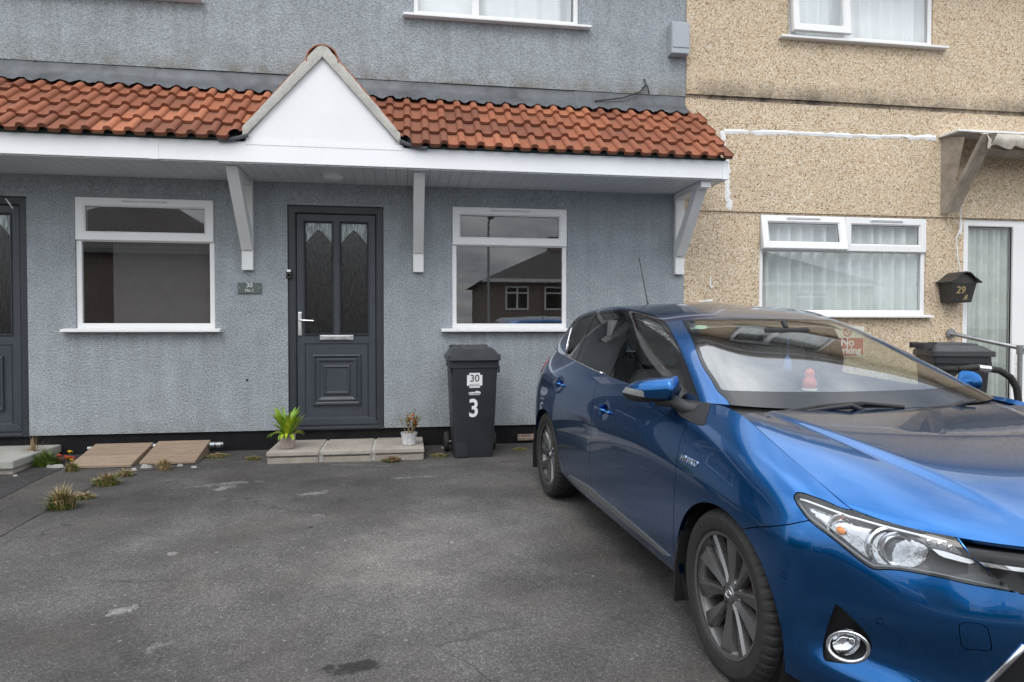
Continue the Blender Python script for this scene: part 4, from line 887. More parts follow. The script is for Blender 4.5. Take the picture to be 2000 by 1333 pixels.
mesh_obj('pot', V, [(i*n+k, i*n+(k+1) % n, (i+1)*n+(k+1) % n, (i+1)*n+k) for i in range(7) for k in range(n)], 'pot_white', pt, smooth=True, sharp=35)
MB().lathe([(0, .101), (.069, .101)], 20, T=lambda q: (cx2+q[0], cy2+q[1], pz_+q[2])).build('soil', 'soil', pt)
for k in range(13):
    a = random.uniform(0, 2*math.pi); ln = random.uniform(.12, .24); sp = random.uniform(.04, .15); base = np.array([cx2+.03*math.cos(a), cy2+.03*math.sin(a), pz_+.10])
    tipv = base+np.array([sp*math.cos(a), sp*math.sin(a)*.7, ln]); mid = (base+tipv)/2+np.array([0, 0, .02])
    MB().tube([base, mid, tipv], [.003, .0025, .0015], 5).build('stem', 'leaf_dry', pt)
    for j in range(9):
        t = random.uniform(.35, 1.); q = base+(tipv-base)*t; leaf('leaf', q, random.uniform(0, 6.3), R(random.uniform(0, 60)), random.uniform(.03, .055), random.uniform(.012, .02), 'leaf_olive', pt, n=3)
for fx, fy, fz in ((.035, -.02, .285), (.05, -.05, .215), (.015, -.06, .26), (.065, -.02, .19), (.045, -.06, .245)):
    for k in range(14):
        a = k*2.4; leaf('petal', (cx2+fx, cy2+fy, pz_+fz-.01), a, R(15+k*5), .026, .016, 'petal_orange', pt, n=3)
def weed(label, u, v, w, h, n, mats, name='weed_clump', dome=True, z0=None, y=None):
    p = ground_pt(u, v) if y is None else np.array([wall_pt(u, v, y)[0], y, gz(y)]); r = random.Random(int(u*7+v)); V = []; Fc = []; mi = []
    p[2] += .012
    o = None; V2 = {m: ([], []) for m in mats}
    for k in range(n):
        a = r.uniform(0, 6.283); rad = w*r.random()**.8*.8; bx, by = p[0]+rad*math.cos(a)*r.uniform(.6, 1.1), p[1]+rad*math.sin(a)*.7
        L = h*(1-.5*(rad/w))*r.uniform(.25, 1.2); ln = min(1.45, (rad/w)*r.uniform(.3, 1.5)+r.uniform(0, .35)+(.5 if h < .07 else 0)); d = a+r.uniform(-1., 1.); wd = r.uniform(.0015, .0042)
        m = mats[0] if r.random() < .6 else mats[-1]; VV, FF = V2[m]; b = len(VV); L = L*(1.25 if m == 'leaf_dry' else 1.)
        c1 = (bx+L*.5*math.sin(ln)*math.cos(d)*.6, by+L*.5*math.sin(ln)*math.sin(d)*.6, p[2]+L*.55*math.cos(ln*.6)); c2 = (bx+L*math.sin(ln)*math.cos(d), by+L*math.sin(ln)*math.sin(d), p[2]+L*max(math.cos(ln)*.95, .05))
        s1, s2 = -math.sin(d)*wd, math.cos(d)*wd
        VV += [(bx-s1, by-s2, p[2]-.015), (bx+s1, by+s2, p[2]-.015), (c1[0]+s1*1.4, c1[1]+s2*1.4, c1[2]), (c1[0]-s1*1.4, c1[1]-s2*1.4, c1[2]), c2]; FF += [(b, b+1, b+2, b+3), (b+3, b+2, b+4)]
    t = thing(name, label, 'weed', (p[0], p[1], p[2]-.012), group='weeds in the tarmac joints')
    for m in mats:
        if V2[m][1]: mesh_obj('blades' if m != 'leaf_dry' else 'dry_stalks', V2[m][0], V2[m][1], m, t)
    return t
weed('tall dome of half dry grass on the tarmac joint', 121, 995, .105, .15, 620, ('leaf_weed', 'leaf_dry')); weed('low half dry weed clump in tarmac joint below the timber ramps', 208, 948, .12, .085, 480, ('leaf_weed', 'leaf_dry'))
weed('thin straggling dry weed trailing along the tarmac joint', 165, 975, .09, .05, 220, ('leaf_dry', 'leaf_weed')); weed('brown dry weed wisp beside timber ramp corner', 246, 930, .09, .06, 220, ('leaf_dry', 'leaf_weed'))
weed('dark green weed tuft at the end of the old concrete step', 92, 912, .13, .17, 420, ('leaf_weed',)); weed('small dark weed in front of the ramp nearer the old step', 140, 922, .06, .09, 200, ('leaf_weed', 'leaf_dry')); weed('fan of pale dry stalks against the old concrete step end', 66, 905, .07, .22, 90, ('leaf_dry',))
weed('straw coloured dead weed in front of the ramp nearer the three-slab step', 320, 918, .08, .09, 150, ('leaf_dry',)); weed('dry brown weeds along the foot of the three-slab step', 765, 902, .11, .055, 200, ('leaf_dry', 'leaf_weed')); weed('small grey green sprig at the corner of the three-slab step', 815, 896, .05, .075, 90, ('leaf_weed', 'leaf_dry'))
weed('dry moss litter between the ramps and the three-slab step', 425, 893, .14, .03, 300, ('leaf_dry', 'leaf_weed')); weed('dark litter beside the three-slab step and the wall', 495, 898, .10, .03, 160, ('leaf_dry', 'leaf_weed')); weed('dry litter between the step and the bin', 858, 892, .12, .022, 220, ('leaf_dry', 'leaf_weed')); weed('faint dry litter on tarmac behind the rear wheel', 1015, 880, .10, .02, 160, ('leaf_dry', 'leaf_weed'))
fl = thing('flowers', 'red and yellow flowers at the foot of the plinth beside timber ramp', 'flowers', (-3.0, -.2, 0))
c = wall_pt(128, 888, -.3)
for k in range(9):
    q = c+np.array([random.uniform(-.07, .06), random.uniform(-.08, .05), random.uniform(-.06, .03)]); ye = k < 3
    MB().tube([(q[0], q[1], gz(-.3)-.01), q], .003, 5).build('stem', 'leaf_weed', fl)
    for j in range(10): leaf('petal', q, j*2.4, R(10+j*5), .028 if ye else .035, .018, 'petal_yellow' if ye else 'petal_red', fl, n=3)
# loose stones and chips
for k, (u, v, s) in enumerate(((285, 915, .05), (262, 920, .03), (370, 906, .05), (352, 912, .035), (248, 925, .02), (112, 915, .06), (30, 932, .02), (98, 915, .045), (380, 915, .03), (866, 877, .02), (885, 880, .015), (1170, 905, .01))):
    p = ground_pt(u, v); m = MB(); r = random.Random(k); n = 7
    bot = [(p[0]+s*math.cos(6.283*i/n)*r.uniform(.7, 1.2), p[1]+s*.6*math.sin(6.283*i/n)*r.uniform(.7, 1.2), p[2]+.005) for i in range(n)]; topv = [(p[0]+(x-p[0])*.7, p[1]+(y-p[1])*.7, p[2]+.012+s*r.uniform(.15, .45)) for x, y, z in bot]
    m.add(bot+topv, [tuple(range(n, 2*n))]+[(i, (i+1) % n, n+(i+1) % n, n+i) for i in range(n)])
    tag(m.build('stone_chip', 'oldstep'), 'loose broken mortar chip on the tarmac near the wall', 'stone', 'loose chips by the wall')
# ------------------------------------------------------------------ the blue hatchback
CAR_O = np.array([2.039, -4.5756, SL*-4.5756-.0044]); CYAW = R(-87.05)
_cx = np.array([math.cos(CYAW), math.sin(CYAW), SL*math.sin(CYAW)]); _cx /= np.linalg.norm(_cx)
_cy = np.array([-math.sin(CYAW), math.cos(CYAW), SL*math.cos(CYAW)]); _cy -= _cx*(_cy@_cx); _cy /= np.linalg.norm(_cy); _cz = np.cross(_cx, _cy)
CB = np.stack([_cx, _cy, _cz])                          # rows: car axes in the world
CAMC = CB@(CAM-CAR_O)
def car_ray(u, v): return CB@(_fw + _rt*(u-CX)/F - _up*(v-CY)/F)
# body tables: columns run from the nose round the right-hand side to the tail, each from the sill up; (x, q, z), q = half width
LB = [
 [(.80,0,.17),(.87,0,.25),(.905,0,.36),(.925,0,.47),(.922,0,.545),(.905,0,.61),(.89,0,.655),(.875,0,.69),(.855,0,.715)],
 [(.73,.33,.17),(.80,.33,.25),(.84,.335,.36),(.866,.345,.47),(.868,.35,.545),(.852,.345,.61),(.838,.34,.66),(.825,.335,.70),(.805,.33,.728)],
 [(.655,.575,.17),(.715,.585,.25),(.700,.575,.35),(.732,.59,.47),(.742,.59,.545),(.728,.58,.615),(.72,.565,.67),(.715,.555,.715),(.70,.54,.744)],
 [(.535,.705,.18),(.585,.712,.262),(.556,.692,.35),(.588,.708,.465),(.605,.708,.55),(.605,.698,.62),(.60,.68,.68),(.595,.665,.725),(.585,.645,.756)],
 [(.435,.79,.19),(.465,.796,.272),(.452,.782,.36),(.475,.79,.46),(.49,.79,.55),(.498,.785,.625),(.50,.768,.695),(.498,.74,.745),(.49,.70,.772)],
 [(.355,.84,.21),(.37,.85,.29),(.38,.856,.37),(.388,.86,.46),(.392,.86,.55),(.392,.853,.64),(.385,.833,.715),(.372,.79,.785),(.355,.72,.825)],
 [(.21,.865,.22),(.215,.872,.30),(.215,.878,.38),(.215,.88,.47),(.215,.88,.56),(.212,.875,.65),(.20,.856,.745),(.185,.805,.835),(.165,.722,.885)],
 [(0,.868,.24),(0,.876,.31),(0,.883,.39),(0,.887,.48),(0,.888,.57),(0,.884,.66),(-.01,.866,.765),(-.02,.812,.872),(-.035,.716,.945)],
 [(-.33,.858,.26),(-.33,.868,.33),(-.33,.875,.41),(-.33,.879,.50),(-.33,.88,.59),(-.33,.877,.68),(-.325,.862,.785),(-.30,.81,.905),(-.255,.716,.99)],
 [(-.62,.85,.265),(-.62,.862,.335),(-.62,.868,.42),(-.62,.871,.51),(-.62,.872,.60),(-.62,.871,.69),(-.62,.862,.785),(-.605,.825,.90),(-.56,.758,.985)],
 [(-1.0,.845,.265),(-1.0,.86,.335),(-1.0,.866,.42),(-1.0,.868,.51),(-1.0,.869,.60),(-1.0,.87,.69),(-1.0,.864,.79),(-.99,.835,.895),(-.97,.778,.988)],
 [(-1.6,.845,.265),(-1.6,.86,.335),(-1.6,.866,.42),(-1.6,.868,.51),(-1.6,.869,.60),(-1.6,.871,.69),(-1.6,.866,.79),(-1.6,.835,.905),(-1.6,.777,1.006)],
 [(-2.1,.85,.265),(-2.1,.865,.335),(-2.1,.87,.42),(-2.1,.872,.51),(-2.1,.874,.60),(-2.1,.876,.70),(-2.1,.869,.805),(-2.1,.833,.925),(-2.1,.77,1.036)],
 [(-2.6,.85,.25),(-2.6,.87,.33),(-2.6,.878,.42),(-2.6,.882,.51),(-2.6,.884,.61),(-2.6,.882,.71),(-2.6,.866,.825),(-2.6,.82,.95),(-2.6,.748,1.066)],
 [(-2.95,.83,.25),(-2.95,.85,.33),(-2.95,.86,.42),(-2.95,.865,.51),(-2.95,.866,.61),(-2.95,.86,.72),(-2.95,.84,.835),(-2.94,.785,.965),(-2.92,.71,1.075)],
 [(-3.18,.72,.25),(-3.23,.73,.33),(-3.25,.735,.42),(-3.26,.74,.51),(-3.25,.74,.61),(-3.22,.74,.72),(-3.2,.735,.83),(-3.16,.69,.96),(-3.12,.63,1.05)],
 [(-3.3,.43,.25),(-3.36,.45,.33),(-3.38,.45,.42),(-3.38,.45,.51),(-3.36,.45,.61),(-3.33,.45,.72),(-3.31,.45,.83),(-3.28,.43,.95),(-3.24,.4,1.03)],
 [(-3.32,0,.25),(-3.38,0,.33),(-3.4,0,.42),(-3.4,0,.51),(-3.38,0,.61),(-3.35,0,.72),(-3.33,0,.83),(-3.31,0,.94),(-3.28,0,1.0)]]
GH = [
 [(-.18,0,.975),(-.46,0,1.108),(-.76,0,1.232),(-1.06,0,1.340),(-1.36,0,1.408),(-1.65,0,1.443)],
 [(-.20,.35,.978),(-.48,.33,1.108),(-.78,.31,1.230),(-1.072,.29,1.337),(-1.38,.22,1.404),(-1.7,0,1.444)],
 [(-.25,.57,.985),(-.52,.535,1.106),(-.80,.49,1.223),(-1.09,.445,1.328),(-1.42,.35,1.396),(-1.75,0,1.445)],
 [(-.31,.675,.990),(-.57,.628,1.102),(-.845,.575,1.215),(-1.125,.52,1.316),(-1.46,.41,1.388),(-1.8,0,1.446)],
 [(-.40,.73,.988),(-.645,.675,1.098),(-.905,.62,1.212),(-1.175,.565,1.316),(-1.52,.455,1.388),(-1.87,0,1.447)],
 [(-.56,.758,.985),(-.79,.715,1.085),(-1.03,.658,1.208),(-1.28,.600,1.332),(-1.60,.475,1.397),(-1.93,0,1.447)],
 [(-.97,.778,.988),(-1.12,.748,1.09),(-1.29,.702,1.22),(-1.46,.628,1.366),(-1.75,.49,1.412),(-2.0,0,1.447)],
 [(-1.6,.777,1.006),(-1.63,.750,1.12),(-1.66,.708,1.245),(-1.70,.632,1.388),(-1.95,.49,1.424),(-2.1,0,1.445)],
 [(-2.1,.77,1.036),(-2.1,.745,1.14),(-2.1,.705,1.255),(-2.1,.632,1.386),(-2.2,.49,1.421),(-2.25,0,1.44)],
 [(-2.6,.748,1.066),(-2.58,.722,1.15),(-2.55,.682,1.25),(-2.50,.618,1.362),(-2.5,.48,1.402),(-2.5,0,1.428)],
 [(-2.92,.71,1.075),(-2.88,.685,1.15),(-2.83,.642,1.24),(-2.76,.59,1.335),(-2.73,.46,1.385),(-2.72,0,1.408)],
 [(-3.12,.63,1.05),(-3.06,.605,1.13),(-3.0,.572,1.22),(-2.93,.535,1.305),(-2.9,.42,1.365),(-2.88,0,1.385)],
 [(-3.24,.40,1.03),(-3.17,.40,1.12),(-3.09,.39,1.22),(-3.01,.38,1.32),(-2.97,.30,1.355),(-2.95,0,1.37)],
 [(-3.28,0,1.0),(-3.2,0,1.12),(-3.11,0,1.23),(-3.03,0,1.335),(-3.0,0,1.352),(-2.98,0,1.36)]]
BN = [
 [(.855,0,.715),(.75,0,.778),(.52,0,.850),(.22,0,.912),(-.04,0,.950),(-.185,0,.963)],
 [(.805,.33,.728),(.71,.33,.784),(.49,.33,.853),(.20,.33,.914),(-.05,.33,.953),(-.185,.33,.966)],
 [(.70,.54,.744),(.63,.545,.782),(.44,.55,.846),(.18,.55,.913),(-.06,.55,.955),(-.18,.55,.970)],
 [(.585,.645,.756),(.53,.65,.783),(.38,.66,.835),(.16,.66,.903),(-.05,.66,.955),(-.165,.65,.975)],
 [(.49,.70,.772),(.455,.711,.788),(.355,.72,.825),(.165,.722,.885),(-.035,.716,.945),(-.15,.711,.972)]]
def bmat(n, us, odd0=False, odd1=False, sym0=False, sym1=False):
    B = np.zeros((len(us), n))
    for a, u in enumerate(us):
        i = min(int(math.floor(u)), n-2); t = u-i
        w = [(1-t)**3/6, (3*t**3-6*t**2+4)/6, (-3*t**3+3*t**2+3*t+1)/6, t**3/6]
        for k in range(4):
            j = i-1+k
            if j < 0:
                if sym0: B[a, 1] += w[k]
                elif odd0: B[a, 1] -= w[k]
                else: B[a, 0] += 2*w[k]; B[a, 1] -= w[k]
            elif j > n-1:
                if sym1: B[a, n-2] += w[k]
                elif odd1: B[a, n-2] -= w[k]
                else: B[a, n-1] += 2*w[k]; B[a, n-2] -= w[k]
            else: B[a, j] += w[k]
    return B
def params(D, step):            # sample positions along an index axis, denser where spans are long
    us = [0.]
    for i, d in enumerate(D):
        m = max(2, int(round(d/step)))
        us += [i+(k+1)/m for k in range(m)]
    return np.array(us)
def surface(T, step_c, step_r, mir0, mir1, lam=.85, mirtop=False, us=None, vs=None):
    P = np.array(T, float)                      # (cols, rows, 3)
    dc = np.linalg.norm(np.diff(P, axis=0), axis=2).mean(1); dr = np.linalg.norm(np.diff(P, axis=1), axis=2).mean(0)
    us = params(dc, step_c) if us is None else us; vs = params(dr, step_r) if vs is None else vs
    nc, nr = P.shape[:2]; out = np.zeros((len(us), len(vs), 3))
    for k in range(3):
        kc = dict(sym0=mir0, sym1=mir1) if k != 1 else dict(odd0=mir0, odd1=mir1)
        kr = {} if not mirtop else (dict(sym1=True) if k != 1 else dict(odd1=True))
        Ac = bmat(nc, range(nc), **kc); Ar = bmat(nr, range(nr), **kr)
        if k == 1 and mir0: Ac[0] = 0; Ac[0, 0] = 1
        if k == 1 and mir1: Ac[-1] = 0; Ac[-1, -1] = 1
        if k == 1 and mirtop: Ar[-1] = 0; Ar[-1, -1] = 1
        I = np.linalg.solve(Ac, np.linalg.solve(Ar, P[:, :, k].T).T)
        Q = P[:, :, k]+lam*(I-P[:, :, k])
        out[:, :, k] = bmat(nc, us, **kc)@Q@bmat(nr, vs, **kr).T
        if k == 1:
            if mir0: out[0, :, 1] = 0
            if mir1: out[-1, :, 1] = 0
            if mirtop: out[:, -1, 1] = 0
    Lc = np.concatenate([[0], np.cumsum(dc)]); Lr = np.concatenate([[0], np.cumsum(dr)])
    sc = np.interp(us, np.arange(nc), Lc); sr = np.interp(vs, np.arange(nr), Lr)
    return Surf(out, us, vs, sc, sr)
class Surf:
    def __init__(s, G, us, vs, sc, sr):
        s.G = G; s.us = us; s.vs = vs; s.nc, s.nr = G.shape[:2]
        s.sc, s.sr = sc, sr
        A, B = np.meshgrid(sc, sr, indexing='ij')
        # attributes: x, y(car left), z, param c, param r (both in rough metres)
        s.V = np.stack([G[..., 0], -G[..., 1], G[..., 2], A, B], -1).reshape(-1, 5)
        s.F = [tuple(f) for f in grid_faces(s.nc, s.nr)]
        s.bvh = BVHTree.FromPolygons([tuple(v[:3]) for v in s.V], s.F)
    def to_par(s, p, fi):
        c, r = divmod(fi, s.nr-1); a = s.V[c*s.nr+r]; b = s.V[(c+1)*s.nr+r]; d = s.V[c*s.nr+r+1]
        def fr(e): e_ = e[:3]-a[:3]; return float(np.dot(p-a[:3], e_)/max(np.dot(e_, e_), 1e-12))
        return a[3]+(b[3]-a[3])*min(max(fr(b), 0), 1), a[4]+(d[4]-a[4])*min(max(fr(d), 0), 1)
    def hit(s, u, v):
        d = car_ray(u, v); d /= np.linalg.norm(d); h = s.bvh.ray_cast(Vector(CAMC), Vector(d))
        return h
    def px(s, u, v):             # photo pixel -> surface parameters
        h = s.hit(u, v)
        if h[0] is None:
            d = car_ray(u, v); d /= np.linalg.norm(d); best = None
            for t in np.linspace(1.8, 6.5, 240):
                q = Vector(CAMC+d*t); n = s.bvh.find_nearest(q)
                if best is None or n[3] < best[0]: best = (n[3], n[0], n[2])
            return s.to_par(np.array(best[1]), best[2])
        return s.to_par(np.array(h[0]), h[2])
    def pt(s, x, q, z):
        n = s.bvh.find_nearest(Vector((x, -q, z))); return s.to_par(np.array(n[0]), n[2])
    def at(s, u, v, off=0.):     # photo pixel -> car-space point lifted off the surface
        h = s.hit(u, v); n = np.array(h[1]); n = n if n@car_ray(u, v) < 0 else -n
        return np.array(h[0])+n*off, n
    def poly(s, pts): return np.array([s.px(*p) if len(p) == 2 else (s.pt(*p[:3]) if len(p) == 3 else p[:2]) for p in pts])
def smooth_poly(P, closed=True, n=6, corner=()):
    P = np.asarray(P, float); m = len(P); out = []
    for i in range(m if closed else m-1):
        g = lambda k: P[k % m] if closed else P[min(max(k, 0), m-1)]
        p0, p1, p2, p3 = g(i-1), g(i), g(i+1), g(i+2)
        if i % m in corner: p0 = 2*p1-p2
        if (i+1) % m in corner: p3 = 2*p2-p1
        for k in range(n):
            t = k/n; out.append(.5*((2*p1)+(-p0+p2)*t+(2*p0-5*p1+4*p2-p3)*t*t+(-p0+3*p1-3*p2+p3)*t**3))
    if not closed: out.append(P[-1])
    return np.array(out)
def sdf(Q, poly):                # signed distance, positive inside
    Q = np.asarray(Q); A = poly; B = np.roll(poly, -1, 0); best = np.full(len(Q), 1e9); ins = np.zeros(len(Q), bool)
    for a, b in zip(A, B):
        ab = b-a; L2 = ab@ab
        if L2 < 1e-14: continue
        t = np.clip(((Q-a)@ab)/L2, 0, 1); d = np.hypot(*(Q-a-t[:, None]*ab).T); best = np.minimum(best, d)
        c = (a[1] > Q[:, 1]) != (b[1] > Q[:, 1])
        if abs(ab[1]) > 1e-12: ins ^= c & (Q[:, 0] < ab[0]*(Q[:, 1]-a[1])/ab[1]+a[0])
    return np.where(ins, best, -best)
GAP = .0019
def cut(mesh, poly, gap=GAP):
    V, Fc = mesh
    if not len(Fc): return mesh, mesh
    s = sdf(V[:, 3:5], poly); return clip(V, Fc, s-gap), clip(V, Fc, -s-gap)
def normals(V, Fc):
    N = np.zeros((len(V), 3))
    for f in Fc:
        a, b, c = V[f[0], :3], V[f[1], :3], V[f[2], :3]; n = np.cross(b-a, c-a)
        if len(f) > 3: n = n+np.cross(V[f[2], :3]-a, V[f[3], :3]-a)
        for i in f: N[i] += n
    L = np.linalg.norm(N, axis=1, keepdims=True); return N/np.maximum(L, 1e-12)
def finish(V, Fc, rim=.012, join=False, offset=0.):
    """add an inward-turned edge; mirror or join with the left half. returns right mesh (and left unless join)"""
    V = V[:, :3].copy(); N = normals(V, Fc)
    cen = np.array([-1.3, 0, .6]); s = np.sign(((V-cen)*N*[.4, 1, 1.]).sum(1).mean()); N = N*(s if s else 1)
    if s < 0: Fc = [f[::-1] for f in Fc]
    if offset: V = V+N*offset
    if join: V[np.abs(V[:, 1]) < 1e-4, 1] = 0
    if rim:
        cnt = {}
        for f in Fc:
            for a in range(len(f)):
                i, j = f[a], f[(a+1) % len(f)]; k = (min(i, j), max(i, j)); cnt.setdefault(k, []).append((i, j))
        VV = list(V); FF = list(Fc); mp = {}
        def du(i):
            if i not in mp:
                n1 = len(VV); VV.append(V[i]); VV.append(V[i]-N[i]*rim); mp[i] = n1
            return mp[i]
        for k, e in cnt.items():
            if len(e) == 1:
                i, j = e[0]
                if join and abs(V[i, 1]) < 1e-4 and abs(V[j, 1]) < 1e-4: continue
                a, b = du(i), du(j); FF.append((b, a, a+1, b+1))
        V = np.array(VV); Fc = FF
    Lm = V*[1, -1, 1]; LF = [f[::-1] for f in Fc]
    if join:
        n = len(V); mp = {i: (i if abs(V[i, 1]) < 1e-6 else n+i) for i in range(n)}
        return np.vstack([V, Lm]), list(Fc)+[tuple(mp[i] for i in f) for f in LF]
    return (V, Fc), (Lm, LF)
car = thing('hatchback_car', 'blue five-door hatchback parked nose-out beside the black bin', 'car', local=True)
car.matrix_world = Matrix(((_cx[0], _cy[0], _cz[0], CAR_O[0]), (_cx[1], _cy[1], _cz[1], CAR_O[1]), (_cx[2], _cy[2], _cz[2], CAR_O[2]), (0, 0, 0, 1)))
SB = surface(LB, .014, .012, True, True)
# shallow finger bowls behind the door handles
HND = []
for (u, v) in ((1177, 801), (1092, 750)):
    p, n = SB.at(u, v); HND.append((p, n))
    d = (SB.V[:, :3]-p)/[.062, 1, .034]; g = np.exp(-np.clip((d[:, 0]**2+d[:, 2]**2), 0, 50)**1.5)*(np.abs(SB.V[:, 1]-p[1]) < .2); SB.V[:, 1] += .020*g
RM = SB.sr[-1]; CM = SB.sc[-1]
SG = surface(GH, .014, .014, True, True, mirtop=True); SN = surface(BN, .014, .014, True, False)
def pair(name, mesh, mat, parent=None, rim=.012, offset=0., label=None, sharp=None):
    if not len(mesh[1]): print('EMPTY', name); return None, None
    (a, b) = finish(*mesh, rim=rim, offset=offset)
    return tuple(mesh_obj(name, v, f, mat, parent or car, smooth=True, sharp=sharp) for v, f in (a, b))
def whole(name, mesh, mat, parent=None, rim=.012, offset=0.):
    v, f = finish(*mesh, rim=rim, join=True, offset=offset); return mesh_obj(name, v, f, mat, parent or car, smooth=True)
body = (SB.V, SB.F)
# wheel arches
x, z = body[0][:, 0], body[0][:, 2]; side = np.abs(body[0][:, 1]) > .6
s = np.minimum(np.where(side, (np.sqrt((x/.372)**2+((z-.313)/.342)**2)-1)*.35, .1), np.where(side, (np.sqrt(((x+2.6)/.372)**2+((z-.313)/.342)**2)-1)*.35, .1))
body = clip(*body, s)
# headlights
HP = [(1551,974),(1553,966),(1559,963),(1580,968),(1615,981),(1650,994.5),(1671,1005),(1720,1019),(1790,1035),(1860,1052),(1895,1085.5),(1947,1127.5),(1991,1160),(1965,1154),(1895,1141.5),(1825,1126),(1755,1114),(1704,1112),(1685,1099.5),(1650,1071.5),(1615,1043.5),(1580,1017),(1562,994.5)]
hp = SB.poly(HP); hp[6:10, 1] = RM+.03; hp[7:9, 1] = RM+.05
hp = smooth_poly(hp, corner=(6, 9, 12, 17))
lens, body = cut(body, hp, .0022)
# upper grille slot between the headlights
rz = lambda zz, xx=.9: SB.pt(xx, 0, zz)[1]
gp = SB.poly([(1863, 1054), (1897, 1086), (1949, 1128), (1993, 1161)]); gp[0, 1] = RM+.05
gp = np.vstack([gp, [(-.2, rz(.625)), (-.2, RM+.05)]]); grille, body = cut(body, gp, .0008)
# lower grille
lp = np.vstack([SB.poly([(1905, 1362), (1926, 1334), (1963, 1296), (2002, 1258), (2040, 1238)]), [(-.2, rz(.50)), (-.2, rz(.24))]]); lowgrille, body = cut(body, lp, .0015)
# fog lamp bezel
FP = [(1632.5,1178),(1646,1190),(1662,1206),(1682,1226),(1697,1246),(1702,1264),(1698,1281),(1687,1291),(1668,1297),(1640,1295.5),(1608,1291),(1608,1265),(1612,1240),(1622,1208)]
fp = smooth_poly(SB.poly(FP), corner=(0, 10)); fog, body = cut(body, fp, .0008)
# front bumper skin
c0 = SB.pt(.0, .88, .45)[0]
bp = np.vstack([[(-.3, -.3), (c0, -.3), (c0, SB.pt(0, .88, .55)[1])], SB.poly([(1440, 1036), (1458, 1034), (1510, 1029.5), (1545, 1025), (1582, 1017), (1620, 1035), (1665, 1025)])])
bp = np.vstack([bp, [(bp[-1, 0], RM+.3), (-.3, RM+.3)]]); bump, body = cut(body, bp)
tc = smooth_poly(SB.poly([(1874,1219),(1900,1217),(1924,1222),(1932,1240),(1936,1262),(1934,1271),(1906,1269),(1882,1267),(1876,1252)]), n=4); tow, bump = cut(bump, tc, .0011)
sens = []
for (u, v) in ((1716, 1212), (1531, 1124)):
    c = SB.px(u, v); cir = np.array([(c[0]+.0115*math.cos(a), c[1]+.0115*math.sin(a)) for a in np.linspace(0, 2*math.pi, 20, False)]); sn, bump = cut(bump, cir, .0006); sens.append(sn)
# tail lamp, sail panel, doors
tp = smooth_poly(np.vstack([SB.poly([(-2.985, .78, .955), (-3.08, .71, 1.035), (-3.22, .5, 1.02)]), [SB.pt(-3.3, .35, .96)], SB.poly([(-3.31, .45, .86), (-3.2, .735, .83), (-3.07, .80, .87)])]), n=5); tail, body = cut(body, tp)
dfront = [(1352, 812), (1338, 838), (1327, 868), (1322.5, 894), (1319, 931), (1316, 995), (1317, 1085)]
dmid = [(1154.5, 952), (1152, 905), (1152, 875), (1154.5, 837.6), (1158, 790), (1163, 757), (1177, 736)]
drear = [(1109, 925), (1086, 864), (1079, 835), (1075, 811), (1073.5, 775), (1075, 748), (1081, 724), (1096, 702)]
pf, pm, pr_ = (SB.poly(q) for q in (dfront, dmid, drear))
pf = smooth_poly(pf, False); pm = smooth_poly(pm, False); pr_ = smooth_poly(pr_, False)
ext = lambda P, r0, r1, a=0, b=-1: None
sail_p = SB.poly([(1366, 770), (1377, 832), (1362, 829), (1346, 822), (1328, 813), (1318, 800), (1315, 770)]); sail_p[0, 1] = RM+.04; sail_p[-1, 1] = RM+.04
sail, body = cut(body, sail_p, .001)
fd = np.vstack([[(pf[0, 0]-.02, RM+.2)], pf, [(pf[-1, 0]+.0, -.3), (pm[0, 0], -.3)], pm, [(pm[-1, 0], RM+.2)]]); fdoor, body = cut(body, fd)
rd = np.vstack([[(pm[-1, 0], RM+.2)], pm[::-1], [(pm[0, 0], -.3), (pr_[0, 0]+.0, -.3)], pr_, [(pr_[-1, 0], RM+.2)]]); rdoor, body = cut(body, rd)
cb = SB.pt(-1.3, .87, .5)[0]
V, Fc = body; fender = clip(V, Fc, cb-V[:, 3]); quarter = clip(V, Fc, V[:, 3]-cb)
bumper_o = whole('front_bumper', bump, 'paint', rim=.014); pair('fender', fender, 'paint', rim=.022); qo = whole('rear_quarter', quarter, 'paint', rim=.022)
fdo = pair('front_door', fdoor, 'paint'); rdo = pair('rear_door', rdoor, 'paint'); pair('tow_cover', tow, 'paint', bumper_o, .006); pair('sail_panel', sail, 'black_plastic')
for sn in sens: pair('parking_sensor', sn, 'paint', bumper_o, .004)
pair('tail_lamp', tail, 'tail_red', offset=.004)
# bonnet with a raised centre panel
V = SN.V; q = np.abs(V[:, 1]); line = .33+.24*np.clip((.74-V[:, 0])/.9, 0, 1); t = np.clip((line-q)/.055+.5, 0, 1); t = t*t*(3-2*t); fade = np.clip((.80-V[:, 0])/.25, 0, 1); V[:, 2] += .010*t*fade
e = .0022; bb = np.array([(-.3, e), (SN.sc[-1]-e, e), (SN.sc[-1]-e, SN.sr[-1]+.0), (-.3, SN.sr[-1]+.0)])
bonnet = clip(SN.V, SN.F, np.minimum(SN.sc[-1]-e-SN.V[:, 3], SN.V[:, 4]-e)); bo = whole('bonnet', bonnet, 'paint', rim=.016)
